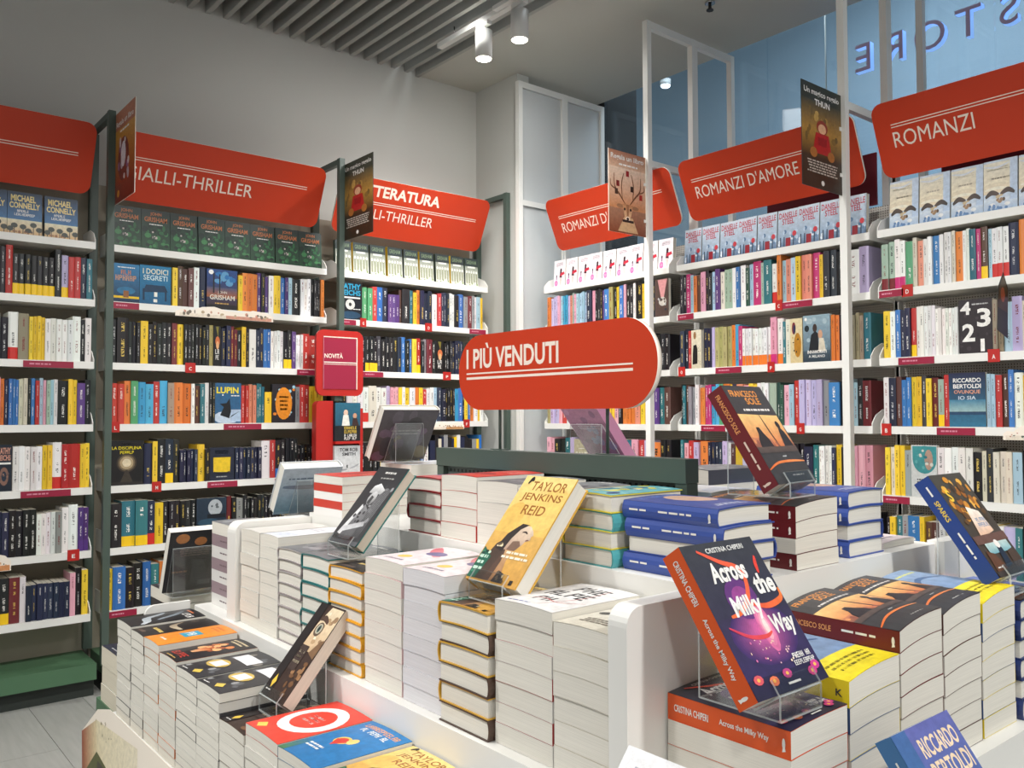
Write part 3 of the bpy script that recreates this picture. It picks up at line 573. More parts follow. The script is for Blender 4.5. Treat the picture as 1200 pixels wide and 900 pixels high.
fl = structure('floor', MB().box((-3, -3, -0.06), (8, 6, -0.006)), mat('floor_joint_dark', (90, 90, 86), 0.8))
def plank_mat():
    m = mat('pale_grey_plank', (196, 197, 192), 0.45); nt = m.node_tree; L = nt.links.new; N = nt.nodes.new; b = nt.nodes['Principled BSDF']
    tc = N('ShaderNodeTexCoord'); mp = N('ShaderNodeMapping'); mp.inputs['Scale'].default_value = (26, 2.2, 1); oi = N('ShaderNodeObjectInfo')
    ad = N('ShaderNodeVectorMath'); L(tc.outputs['Object'], ad.inputs[0]); L(oi.outputs['Location'], ad.inputs[1]); L(ad.outputs[0], mp.inputs['Vector'])
    nz = N('ShaderNodeTexNoise'); nz.inputs['Scale'].default_value = 2.0; nz.inputs['Detail'].default_value = 5; L(mp.outputs[0], nz.inputs['Vector'])
    rp = N('ShaderNodeMix'); rp.data_type = 'RGBA'; rp.inputs['A'].default_value = lin((150, 151, 146)); rp.inputs['B'].default_value = lin((178, 179, 174))
    L(nz.outputs['Fac'], rp.inputs['Factor']); L(rp.outputs['Result'], b.inputs['Base Color']); return m
M['plank'] = plank_mat()
_pl = MB().box((-0.1115, -0.6, -0.006), (0.1115, 0.598, 0)).mesh('plank', [M['plank']])
for i in range(25):
    for j in range(6):
        link('plank', _pl, fl, loc=(-1.105+i*0.225, 4.42-j*1.2-(0.55 if i % 2 else 0.0), 0))

structure('wall_back', MB().box((-3, WALL_Y, 0), (3.56, WALL_Y+0.15, 4.2)), M['wall'])
structure('wall_return', MB().box((3.56, 4.275, 0), (3.66, WALL_Y+0.15, 4.2)), M['wall'])
structure('ceiling', MB().box((3.085, -3, CEIL), (4.38, 4.9, CEIL+0.2)), M['ceil'])
sc_ = structure('ceiling_void', MB().box((-3, -3, 3.95), (3.08, 4.85, 4.1)), M['void'])
structure('trim_1', MB().box((3.06, -3, CEIL-0.01), (3.085, 4.72, CEIL+0.1)), M['slat'])
_sl = MB().box((-0.014, -7.7, 0.0), (0.014, 0, 0.085)).mesh('slat', [M['slat']])
for i in range(42): link('slat', _sl, sc_, loc=(2.985-i*0.1, 4.715, CEIL))
bt = MB()
for y in (4.2, 2.6, 1.0): bt.box((-3, y, CEIL+0.09), (3.05, y+0.04, CEIL+0.13))
bt.obj('slat_carrier_rail', M['slat'], sc_)['kind'] = 'stuff'

# the shopfront glass above and behind the right-hand shelves, and the mall beyond it
for i, (y0, y1) in enumerate(((2.94, 4.28), (1.675, 2.935), (0.41, 1.67), (-0.86, 0.405))):
    structure('window_%d' % (i+1), MB().box((4.385, y0, 0.05), (4.397, y1, 4.3)), M['glass'])
structure('trim_2', MB().box((4.38, 4.285, 0), (4.72, 4.9, 4.3)), M['void'])
structure('wall_mall', MB().box((7.4, -4, -0.1), (7.5, 12, 6.5)), M['mall'])
structure('ceiling_mall', MB().box((4.38, -4, 5.2), (7.5, 12, 5.3)), M['mall'])

bs = empty('shop_name_sign', (4.46, 2.0, 3.2)); tag(bs, 'mirrored BOOKSTORE letters glowing pale blue outside the shop window', 'sign')
def letter(ch, y, h):
    cu = bpy.data.curves.new('letter', 'FONT'); cu.body = ch; cu.size = 1; cu.resolution_u = 4; cu.extrude = 0.09; cu.offset = 0.0
    o = bpy.data.objects.new('letter', cu); me = bpy.data.meshes.new_from_object(o); bpy.data.objects.remove(o)
    ys = [v.co.y for v in me.vertices]; s = h/(max(ys)-min(ys))
    me.materials.append(M['letterface']); me.materials.append(M['letterside'])
    for p in me.polygons: p.material_index = 0 if abs(p.normal.z) > 0.5 else 1
    # read from outside: local x runs along +Y, local y up, facing +X
    link('letter', me, bs, mw=Matrix.Translation((0, y-2.0, 0)) @ Matrix(((0, 0, 1, 0), (1, 0, 0, 0), (0, 1, 0, 0), (0, 0, 0, 1))) @ Matrix.Scale(s, 4))
for ch, y in zip('BOOKSTORE', (0.82, 1.0, 1.2, 1.4, 1.58, 1.75, 1.92, 2.13, 2.31)): letter(ch, y, 0.15)

for (x, y, z), lb in (((5.6, 4.75, 4.12), 'small bright downlight glowing beyond the glass beside the dark column'), ((5.4, 3.15, 3.3), 'small white lamp beyond the glass just above the red sign')):
    d = empty('mall_downlight', (x, y, z)); tag(d, lb, 'light')
    MB().tube((0, 0, 0), (0, 0, 0.05), 0.045, 12).obj('housing', M['lampwhite'], d)
    MB().tube((0, 0, -0.012), (0, 0, -0.001), 0.036, 12).obj('lens', M['dot'], d)
    MB().tube((0, 0, 0.05), (0, 0, 5.2-z), 0.006, 6).obj('rod', M['slat'], d)

# ceiling sprinkler and the light track with its two spots
sp = empty('ceiling_sprinkler', (3.756, 2.869, CEIL)); tag(sp, 'small dark sprinkler head fixed to the plain ceiling', 'sprinkler')
MB().tube((0, 0, -0.008), (0, 0, 0), 0.028, 12).obj('flange', M['chrome'], sp)
MB().tube((0, 0, -0.04), (0, 0, -0.008), 0.009, 8).obj('stem', M['black'], sp)
MB().tube((0, 0, -0.046), (0, 0, -0.04), 0.02, 8).obj('deflector', M['black'], sp)
tr = empty('light_track', (2.86, 2.2, 3.49)); tag(tr, 'slim white light track hung below the edge of the slatted ceiling', 'light track')
MB().box((-0.018, -2.4, 0), (0.018, 1.95, 0.03)).obj('rail', M['lampwhite'], tr)
MB().box((-0.05, 1.2, 0.005), (-0.018, 1.38, 0.028)).obj('feed_box', M['lampwhite'], tr)
for y in (1.8, 0.4, -1.0): MB().tube((0, y, 0.03), (0, y, 0.08), 0.004, 6).obj('hanger', M['chrome'], tr)
for y, lb in ((3.721, 'white cylinder spotlight on the track farther from the camera'), (3.412, 'white cylinder spotlight on the track nearer the camera')):
    s = empty('track_spotlight', (2.86, y, 3.29)); tag(s, lb, 'spotlight')
    MB().tube((0, 0, 0.0), (0, 0, 0.155), 0.047, 20).obj('housing', M['lampwhite'], s)
    MB().tube((0, 0, -0.003), (0, 0, -0.0005), 0.04, 20).obj('lens', M['glow'], s)
    MB().tube((0, 0, 0.155), (0, 0, 0.2), 0.012, 8).obj('stem', M['lampwhite'], s)
    MB().box((-0.016, -0.05, 0.18), (0.016, 0.05, 0.2)).obj('adapter', M['lampwhite'], s)

# ------------------------------------------------------------------ the tall white frames along the right-hand shelves
for y, lb, solid in ((4.255, 'tall white frame with grey infill panels standing in the corner', 1),
                     (3.15, 'tall white open frame behind the deer poster post', 0),
                     (1.995, 'tall white open frame whose post crosses the ROMANZI D\'AMORE sign', 0),
                     (0.85, 'tall white open frame outside the edge of the view', 0)):
    if y < 1: continue
    fr = empty('tall_frame', (3.56, y, 0)); tag(fr, lb, 'frame')
    for nm, x0 in (('front_post', -0.017), ('middle_post', 0.37), ('rear_post', 0.74)):
        w = 0.05 if nm == 'middle_post' else 0.034
        MB().box((x0, -0.017, 0), (x0+w, 0.017, 3.5)).obj(nm, M['white'], fr)
    MB().box((0.017, -0.015, 3.46), (0.37, 0.015, 3.5)).obj('top_rail', M['white'], fr)
    MB().box((0.42, -0.015, 3.46), (0.74, 0.015, 3.5)).obj('top_rail', M['white'], fr)
    for z in ((2.685, 0.1) if solid else (2.685,)):
        MB().box((0.017, -0.014, z), (0.37, 0.014, z+0.035)).obj('cross_rail', M['white'], fr)
        MB().box((0.42, -0.014, z), (0.74, 0.014, z+0.035)).obj('cross_rail', M['white'], fr)
    if solid:
        for x0, x1 in ((0.019, 0.368), (0.422, 0.738)):
            for z0, z1 in ((0.137, 2.683), (2.722, 3.458)):
                MB().box((x0, 0.0, z0), (x1, 0.008, z1)).obj('infill_panel', M['panel'], fr)

# ------------------------------------------------------------------ bookcases
ZL = [2.159, 1.881, 1.581, 1.281, 0.981, 0.681, 0.381]
ZR = [2.135, 1.866, 1.566, 1.266, 0.966, 0.666, 0.366]
LIP = 0.034
TAGS = iter('ECLMGDPFNCOPGDABBDRSTU'*3)
def end_bracket(sgn):
    # pressed steel end of a shelf: low at the front, rising towards the back
    return [(0.0, -LIP), (0.0, 0.012), (0.035, 0.05), (0.10, 0.075), (0.235, 0.075), (0.235, -LIP)]
def bookcase(name_label, origin, rz, width, zs, x_first_post, right, labels, group):
    """local x along the shelf, local y into the wall; y=0 is the shelf front"""
    t = empty('bookcase', origin, rz); tag(t, name_label, 'bookcase', group)
    D = 0.25
    MB().box((-0.031, D-0.012, 0.1), (width+0.031, D, 2.5 if not right else 2.3)).obj('back_panel', M['perf'] if right else M['back'], t)
    for i, z in enumerate(zs):
        b = MB(); b.box((0, 0.018, z-LIP+0.004), (width, D-0.013, z-0.001)); b.box((0, 0, z-LIP), (width, 0.018, z))
        s = b.obj('shelf', M['white'], t)
        for sx in (0, 1):
            x0 = width if sx else -0.004
            MB().prism([(y, z+q) for y, q in end_bracket(1)], 0, x0, x0+0.004).obj('end_bracket', M['white'], s)
        for a, b_ in labels.get(i, ()):
            tagw = b_-a < 0.07
            MB().box((a, -0.004, z-LIP-(0.006 if tagw else 0.0)), (b_, -0.0005, z+(0.012 if tagw else -0.004))).obj('shelf_label', M['redstand'] if tagw else M['maroon'], s)
            p = Print(b_-a, 0.03)
            (p.t(next(TAGS), .36, .22, .64, .82, W_, .02) if tagw else p.lines(.06, .3, .6, .75, 1, (214, 140, 160)))
            link('label_lettering', p.mesh(), s, mw=Matrix.Translation((a, -0.0042, z-LIP)) @ Matrix.Rotation(math.pi/2, 4, 'X'))
    if not right:
        MB().box((-0.02, -0.06, 0.085), (width+0.02, D-0.013, 0.16)).obj('plinth', M['plinth'], t)
        MB().box((-0.02, -0.012, 0), (width+0.02, D-0.02, 0.085)).obj('toe_kick', M['toe'], t)
        for x in x_first_post:
            b = MB(); b.box((x-0.016, -0.118, 0.161), (x+0.016, -0.086, 2.78)).obj('post', M['green'], t)
            MB().box((x-0.014, -0.085, 2.748), (x+0.014, D-0.02, 2.778)).obj('top_arm', M['green'], t)
            MB().box((x-0.02, D-0.05, 0.17), (x+0.02, D-0.014, 2.747)).obj('rear_upright', M['green'], t)
    else:
        MB().box((-0.02, 0.0, 0.0), (width+0.02, D-0.02, 0.12)).obj('plinth', M['white'], t)
        for x in (-0.02, width+0.02):
            MB().box((x-0.009, D-0.05, 0.121), (x+0.009, D-0.014, 2.5)).obj('rear_upright', M['white'], t)
    return t
FL = 4.461
XA0, XA1, XB0, XB1, XC0, XC1 = -0.13, 1.062, 1.145, 2.288, 2.372, 3.454
bookcase('tall bookcase with green post at its right end, under the blank red sign', (XA0, FL, 0), 0, XA1-XA0, ZL, (), 0,
         {2: [(0.895, 1.105)], 4: [(0.894, 1.102)], 5: [(1.092, 1.143)]}, 'green framed bookcases')
bookcase('tall bookcase between two green posts under the GIALLI-THRILLER sign', (XB0, FL, 0), 0, XB1-XB0, ZL, (-0.042, 1.18), 0,
         {1: [(0.0, 0.123)], 2: [(0.352, 0.404), (0.967, 1.09)], 3: [(0.555, 0.761), (0.0, 0.04)], 4: [(0.195, 0.24), (0.472, 0.631), (0.841, 0.956)], 6: [(0.0, 0.13)]}, 'green framed bookcases')
bookcase('tall bookcase next to the corner under the LETTERATURA sign', (XC0, FL, 0), 0, XC1-XC0, ZL, (1.165,), 0,
         {1: [(0.014, 0.108), (0.136, 0.176), (0.592, 0.643), (0.935, 1.067)], 2: [(0.155, 0.293), (0.727, 0.786)], 3: [(0.887, 0.934)]}, 'green framed bookcases')
FR = 3.666
RY = ((4.133, 3.10), (3.04, 1.945), (1.90, 0.82))
def rl(unit, d):
    y0 = RY[unit][0]
    return {k: [(y0-a, y0-b) for a, b in v] for k, v in d.items()}
RZ = -math.pi/2
bookcase('white bookcase next to the corner, under the first ROMANZI D\'AMORE sign', (FR, RY[0][0], 0), RZ, RY[0][0]-RY[0][1], ZR, (), 1, rl(0, {3: [(3.868, 3.83), (3.808, 3.646)]}), 'white bookcases on the window side')
bookcase('white bookcase between white posts under the full ROMANZI D\'AMORE sign', (FR, RY[1][0], 0), RZ, RY[1][0]-RY[1][1], ZR, (), 1,
         rl(1, {1: [(3.035, 2.93), (2.425, 2.387), (2.386, 2.226)], 2: [(3.035, 2.99), (2.788, 2.629), (2.474, 2.435)], 3: [(2.886, 2.733), (2.318, 2.277)]}), 'white bookcases on the window side')
bookcase('white bookcase under the ROMANZI sign', (FR, RY[2][0], 0), RZ, RY[2][0]-RY[2][1], ZR, (), 1,
         rl(2, {1: [(1.898, 1.79), (1.796, 1.748)], 2: [(1.817, 1.664), (1.451, 1.406)], 3: [(1.897, 1.855), (1.659, 1.506)], 4: [(1.897, 1.78)]}), 'white bookcases on the window side')

# deep red backing boards behind the face-out books on the right
for y0, y1, lb in ((2.62, 2.02, 'deep red board behind the snowy covers on the top shelf'), (1.72, 0.85, 'deep red board behind the sandy covers on the top shelf')):
    tag(MB().box((3.895, y1, 2.31), (3.903, y0, 2.56)).obj('backing_board', M['deepred']), lb, 'board')

# ------------------------------------------------------------------ signs over the bookcases
def rot_frame(o, x, y):
    x = Vector(x).normalized(); y = Vector(y).normalized(); z = x.cross(y)
    return Matrix(((x.x, y.x, z.x, o[0]), (x.y, y.y, z.y, o[1]), (x.z, y.z, z.z, o[2]), (0, 0, 0, 1)))
def board(b, w, h, r, t, seg=8):
    P = rounded(0, 0, w, h, r, seg); k = len(P)
    n = b.pts([(x, y, -t) for x, y in P] + [(x, y, 0) for x, y in P])
    b.face([n+i for i in range(k)][::-1], 0); b.face([n+k+i for i in range(k)], 0)
    for i in range(k):
        j = (i+1) % k; b.face([n+i, n+j, n+k+j, n+k+i], 1, smooth=True)
    return b
def text_obj(parent, body, x, y, h, w, col, bold=0.0, name='lettering', z=0.0):
    # one piece of lettering per word
    full = glyphs(body, bold); k = w/(full[4]-full[2]); end = None; ws = body.split(' ')
    for i, wd in enumerate(ws):
        g = glyphs(wd, bold); lead = glyphs(' '.join(ws[:i+1]), bold)
        x1 = (lead[4]-full[2])*k; ww = (g[4]-g[2])*k; hh = h*(g[5]-g[3])/(full[5]-full[3])
        p = Print(ww, hh); p.t(wd, 0, 0, 1, 1, col, bold)
        end = link(name, p.mesh(name, True), parent, loc=(x+x1-ww, y+(g[3]-full[3])/(full[5]-full[3])*h, z))
    return end
CR = (240, 226, 212)
def category_sign(label, mw, w, h, rows, struts, group='red category signs'):
    s = empty('category_sign', mw=mw); tag(s, label, 'sign', group)
    board(MB(), w, h, 0.05, 0.012).obj('board', [M['red'], M['cream']], s)
    for kind, *a in rows:
        if kind == 't': text_obj(s, a[0], a[1], a[2], a[3], a[4], CR, a[5])
        else:
            for dy, th in ((0.0, 0.004), (0.012, 0.004)):
                p = Print(a[2]-a[0], th); p.bg(CR); link('stripe', p.mesh('stripe', True), s, loc=(a[0], a[1]+dy, 0))
    for x in struts: MB().box((x-0.012, h*0.42, -0.09), (x+0.012, h*0.52, -0.0125)).obj('bracket', M['green'] if mw[1][0] == 0 else M['white'], s)
    return s
YL = Vector((0, -0.145, 0.312)); YR = Vector((-0.13, 0, 0.304))
def lsign(label, x0, x1, rows): category_sign(label, rot_frame((x0, 4.53, 2.401), (1, 0, 0), YL), x1-x0, YL.length, rows, (0.15, x1-x0-0.15))
lsign('blank dark red sign board at the left edge', 0.03, 1.05, [('s', 0.1, 0.178, 0.95)])
lsign('red GIALLI-THRILLER sign board above the green jungle covers', 1.165, 2.255, [('t', 'GIALLI-THRILLER', 0.03, 0.112, 0.068, 0.655, 0.0), ('s', 0.06, 0.208, 0.99)])
lsign('red LETTERATURA GIALLI-THRILLER sign board next to the corner', 2.347, 3.43, [('t', 'LETTERATURA', 0.085, 0.24, 0.068, 0.615, 0.03), ('s', 0.09, 0.193, 1.0), ('t', 'GIALLI-THRILLER', 0.085, 0.108, 0.06, 0.595, 0.0)])
def rsign(label, y0, y1, rows): category_sign(label, rot_frame((3.73, y0, 2.371), (0, -1, 0), YR), y0-y1, YR.length, rows, (0.15, y0-y1-0.15))
rsign('red ROMANZI D\'AMORE sign board next to the corner, partly behind the deer poster', 4.06, 3.045, [('t', 'ROMANZI D\'AMORE', 0.092, 0.108, 0.064, 0.635, 0.0), ('s', 0.085, 0.2, 0.93)])
rsign('red ROMANZI D\'AMORE sign board between the two white posts', 2.985, 1.98, [('t', 'ROMANZI D\'AMORE', 0.077, 0.118, 0.066, 0.615, 0.0), ('s', 0.065, 0.208, 0.90)])
rsign('red ROMANZI sign board at the right edge', 1.895, 0.885, [('t', 'ROMANZI', 0.075, 0.128, 0.068, 0.335, 0.0), ('s', 0.075, 0.215, 0.91)])

# ------------------------------------------------------------------ posters held on the posts
def poster(label, o, xdir, w, h, design, dark=False):
    t = empty('hanging_poster', mw=rot_frame(o, xdir, (0, 0, 1))); tag(t, label, 'poster', 'posters clipped to the posts')
    MB().box((0, 0, -0.0015), (w, h, 0.0015)).obj('sheet', M['cream'] if not dark else M['black'], t)
    p = Print(w, h, 5); design(p); p.z = 0.0
    link('poster_print', p.mesh('poster_print'), t, loc=(0, 0, 0.0014))
    cx = w-0.004 if xdir[0] else 0.004
    for y in (h*0.2, h*0.66): MB().box((cx-0.012, y-0.008, -0.004), (cx+0.006, y+0.008, 0.004)).obj('clip', M['white'], t)
    return t
def d_figure(p):
    p.bg((50, 40, 26), (56, 58, 44)); p.r(0, .3, 1, .55, (56, 42, 26), (176, 136, 62)); p.r(0, .55, 1, .84, (176, 136, 62), (70, 66, 46)); p.blobs(.1, .4, .9, .75, 20, [(170, 136, 66), (130, 104, 50), (196, 160, 84), (110, 90, 46)], .02, .07)
    p.t('Un magico regalo', .06, .88, .94, .95, W_, .02); p.t('THUN', .32, .8, .7, .86, W_, .03)
    p.e(.5, .6, .14, .07, (150, 60, 40)); p.e(.5, .585, .1, .05, (226, 180, 140)); p.g([(.26, .34), (.74, .34), (.66, .54), (.34, .54)], (180, 36, 36)); p.e(.28, .34, .09, .05, (170, 110, 50)); p.e(.72, .34, .09, .05, (170, 110, 50)); p.g([(.4, .42), (.6, .42), (.62, .5), (.38, .5)], (150, 26, 30))
    p.lines(.12, .14, .88, .27, 5, (200, 196, 186)); p.e(.5, .06, .04, .025, W_)
def d_deer(p):
    p.bg((120, 62, 36), (214, 180, 150)); p.r(0, .3, 1, .98, (190, 128, 84), (236, 218, 198)); p.r(0, .8, 1, 1, (214, 176, 148), (176, 116, 88)); p.t('Regala un libro', .06, .88, .94, .96, W_, .02); p.lines(.25, .82, .8, .86, 1, W_)
    for s in (-1, 1):
        p.band([(.5+s*.06, .36), (.5+s*.2, .46), (.5+s*.34, .56), (.5+s*.36, .72)], .014, (110, 70, 44)); p.band([(.5+s*.14, .42), (.5+s*.16, .6), (.5+s*.1, .74)], .012, (110, 70, 44)); p.band([(.5+s*.28, .52), (.5+s*.44, .56), (.5+s*.45, .64)], .01, (110, 70, 44))
        p.e(.5+s*.2, .33, .1, .025, (150, 110, 80))
    p.g([(.24, .02), (.78, .02), (.64, .2), (.4, .2)], (196, 160, 120)); p.g([(.36, .36), (.64, .36), (.6, .24), (.55, .16), (.45, .16), (.4, .24)], (216, 180, 140), (176, 124, 84)); p.g([(.46, .36), (.54, .36), (.52, .2), (.48, .2)], (150, 104, 72)); p.e(.5, .18, .06, .035, (232, 216, 196)); p.e(.5, .185, .035, .018, (40, 26, 24)); p.e(.42, .3, .025, .018, (30, 22, 20)); p.e(.58, .3, .025, .018, (30, 22, 20)); p.r(.36, .14, .66, .17, (30, 26, 26))
    for x, y, c in ((.5, .74, (150, 30, 30)), (.62, .56, (40, 30, 26)), (.24, .6, (120, 36, 30)), (.86, .48, (160, 36, 30)), (.2, .5, (70, 50, 36))): p.r(x-.04, y-.035, x+.04, y+.035, c)
def d_crown(p):
    p.bg((120, 40, 26), (190, 120, 90)); p.r(0, .2, 1, .8, (150, 60, 34), (206, 150, 60)); p.t('Regala un libro', .08, .82, .92, .9, W_, .02); p.lines(.25, .75, .75, .79, 1, W_)
    p.e(.45, .45, .28, .24, (120, 60, 50)); p.blobs(.2, .25, .72, .66, 16, [(190, 180, 190), (150, 110, 150), (110, 50, 60), (220, 210, 210)], .03, .08); p.e(.45, .5, .12, .14, (226, 220, 226)); p.e(.22, .1, .06, .04, (220, 150, 50))
poster('gold and red poster clipped to the green post beside the blank sign', (1.121, 4.36, 2.325), (0.0, -1, 0), 0.33, 0.435, d_crown)
poster('dark reading-figure poster clipped to the green post between the thriller signs', (2.343, 4.36, 2.31), (0.0, -1, 0), 0.33, 0.435, d_figure, True)
poster('brown deer poster clipped to the white post near the corner', (3.25, 3.152, 2.29), (1, 0, 0), 0.29, 0.44, d_deer)
poster('dark reading-figure poster clipped to the white post over the ROMANZI D\'AMORE sign', (3.225, 1.997, 2.29), (1, 0, 0), 0.315, 0.45, d_figure, True)

# ------------------------------------------------------------------ books on the shelves
HUE = {'k': (26, 26, 29), 'n': (30, 38, 66), 'w': (226, 225, 221), 'c': (212, 203, 182), 'y': (240, 196, 28), 'o': (228, 118, 38), 'r': (198, 44, 38), 'd': (116, 32, 38),
       'b': (42, 108, 184), 'l': (156, 192, 210), 't': (36, 112, 122), 'g': (80, 164, 110), 'G': (36, 74, 60), 'p': (84, 50, 124), 'v': (184, 170, 210), 'm': (196, 42, 112), 'P': (228, 156, 174),
       's': (226, 134, 106), 'a': (142, 143, 144), 'A': (54, 58, 62), 'B': (92, 58, 46), 'T': (150, 135, 108), 'O': (166, 160, 92), 'S': (156, 180, 160), 'C': (54, 158, 206)}
NAME = {'k': 'black', 'n': 'navy', 'w': 'white', 'c': 'cream', 'y': 'yellow', 'o': 'orange', 'r': 'red', 'd': 'dark red', 'b': 'blue', 'l': 'pale blue', 't': 'teal', 'g': 'green', 'G': 'dark green', 'p': 'purple',
        'v': 'lavender', 'm': 'magenta', 'P': 'pink', 's': 'salmon', 'a': 'grey', 'A': 'charcoal', 'B': 'brown', 'T': 'tan', 'O': 'olive', 'S': 'sage', 'C': 'bright blue'}
ONES = 'zeroth first second third fourth fifth sixth seventh eighth ninth tenth eleventh twelfth thirteenth fourteenth fifteenth sixteenth seventeenth eighteenth nineteenth twentieth'.split()
def ordinal(n):
    if n <= 20: return ONES[n]
    t, u = divmod(n, 10); T = ['', '', 'twenty', 'thirty', 'forty', 'fifty', 'sixty', 'seventy'][t]
    return (T[:-1]+'ieth') if u == 0 else T+'-'+ONES[u]

def spine_book(rng, t, h, d, code, opts, hard):
    """standing book, spine towards -y; local x is its thickness"""
    b = MB(); g0 = sum(HUE[code])/3; base = [v*0.84+g0*0.16 for v in HUE[code]]; j0 = rng.randint(-12, 10); base = tuple(max(8, min(238, v+j0+rng.randint(-4, 4))) for v in base); C = lin(base)
    PG = lin((228, 222, 206))
    top = 0.0035 if hard else 0.0008
    bow = 0.0045 if hard else 0.0018
    g = 0.0004
    x0, x1 = g, t-g
    out = [(x0, bow), (x0+t*0.22, 0.0), (x1-t*0.22, 0.0), (x1, bow), (x1, d), (x0, d)]
    # cover shell: hollow at the top, page block standing a little lower
    n = b.pts([(x, y, 0.0) for x, y in out]+[(x, y, h) for x, y in out], C)
    for i in range(6):
        j = (i+1) % 6
        if i == 4: continue
        b.face([n+i, n+j, n+6+j, n+6+i], 0)
    b.face([n+i for i in range(6)][::-1], 0)
    m = b.pts([(x0, bow+0.003, h-top), (x1, bow+0.003, h-top), (x1, d-0.001, h-top), (x0, d-0.001, h-top)], PG)
    b.face([m, m+1, m+2, m+3], 1)
    q = b.pts([(x0, d-0.001, 0), (x1, d-0.001, 0), (x1, d-0.001, h-top), (x0, d-0.001, h-top)], PG)
    b.face([q+1, q, q+3, q+2], 1)
    k = b.pts([(x0, bow+0.003, h), (x1, bow+0.003, h), (x1, bow+0.003, h-top), (x0, bow+0.003, h-top)], C)
    b.face([n+6, n+7, n+8, n+9, k+1, k], 0)
    # printed spine: foot band and two lines of lettering
    lum = 0.3*base[0]+0.59*base[1]+0.11*base[2]
    def quad(za, zb, xa, xb, col, ink=None, uv=None, yy=-0.0004):
        s = b.pts([(xa, yy, za), (xb, yy, za), (xb, yy, zb), (xa, yy, zb)], col, ink)
        b.face([s, s+1, s+2, s+3], 2 if uv else 0, uv=uv)
    xa, xb = x0+t*0.23, x1-t*0.23
    foot = opts.get('foot')
    if foot:
        fc = lin(HUE[foot]); fh = 0.05 if foot != 'r' else 0.055
        s = b.pts([(out[i][0], out[i][1]-0.0005, z) for z in (0.001, fh) for i in range(4)], fc)
        for i in range(3): b.face([s+i, s+i+1, s+5+i, s+4+i], 0)
    ink = rng.choice([(235, 233, 226), (235, 233, 226), (220, 190, 90), (200, 200, 200)]) if lum < 120 else rng.choice([(30, 30, 34), (40, 40, 46), (120, 30, 30)])
    if code in 'yo': ink = (30, 26, 20)
    if code in 'rmbgtp': ink = (238, 234, 226)
    I = lin(ink); sd = rng.randint(0, 400)
    lo = 0.06 if foot else 0.03
    mid = lo+(h-lo)*rng.uniform(0.42, 0.6); hi = h*0.93
    ww = xb-xa
    for za, zb in ((mid+0.006, hi), (lo, mid-0.012)):
        if zb-za < 0.02: continue
        if rng.random() < 0.1: continue
        za += rng.uniform(0, 0.012); zb -= rng.uniform(0, (zb-za)*0.3)
        f = rng.uniform(0.45, 0.85); cx = (xa+xb)/2; hw = ww/2*f; u = (zb-za)/(2*hw*0.5)
        quad(za, zb, cx-hw, cx+hw, C, I, [(sd+u, 0), (sd+u, 1), (sd, 1), (sd, 0)])
    return b

def parse(s):
    out = []
    for tok in s.split():
        head, rest = tok.split(':'); o = {}
        if '+' in rest: rest, o['foot'] = rest.split('+')
        if '/' in rest: rest, hh = rest.split('/'); o['h'] = float(hh)/1000
        w = float(rest)
        if head.startswith('F='): out.append(('F', head[2:], w, o)); continue
        n = 1
        if 'x' in head: head, n = head.split('x'); n = int(n)
        for i in range(n): out.append(('S', head, w/n, o))
    return out

WHERE = {'A': 'under the blank sign', 'B': 'under the GIALLI-THRILLER sign', 'C': 'under the LETTERATURA sign', 'R1': 'in the corner bookcase', 'R2': 'between the white posts', 'R3': 'under the ROMANZI sign'}
UNIT = {'A': 'bookcase under the blank red sign', 'B': 'bookcase under the GIALLI-THRILLER sign', 'C': 'bookcase under the LETTERATURA sign',
        'R1': 'corner ROMANZI D\'AMORE bookcase', 'R2': 'bookcase between white posts', 'R3': 'bookcase under the ROMANZI sign'}
FACE = {'bluehouse': 'blue face-out thriller with yellow foot', 'dodici': 'teal-blue face-out thriller beside a yellow spine', 'stormy': 'face-out thriller with stormy blue sky', 'moon': 'black face-out book with pale moon glow',
        'navybox': 'navy face-out book with yellow square', 'face': 'dark face-out book showing half a pale face', 'catboat': 'blue face-out comic cover with yellow title', 'ornate': 'face-out cover with ornate orange oval',
        'reich': 'navy face-out book with pinkish capitals', 'disc': 'black face-out book with cyan title and pale disc', 'pinkfox': 'brown face-out book with pink wedge', 'couple': 'face-out romance showing an embracing couple',
        'cat': 'cream face-out book with a black cat', 'goldfig': 'golden face-out cover with painted figures', '4321': 'black face-out book with huge white digits 4 3 2 1', 'seasky': 'face-out book with sea and evening sky',
        'wavewhite': 'white face-out book with teal wave', 'save': 'olive face-out book reading SAVE', 'greenfig': 'green face-out book with two white figures', 'fig': 'black face-out book with orange figure', 'redmix': 'face-out book with mixed red and blue picture'}

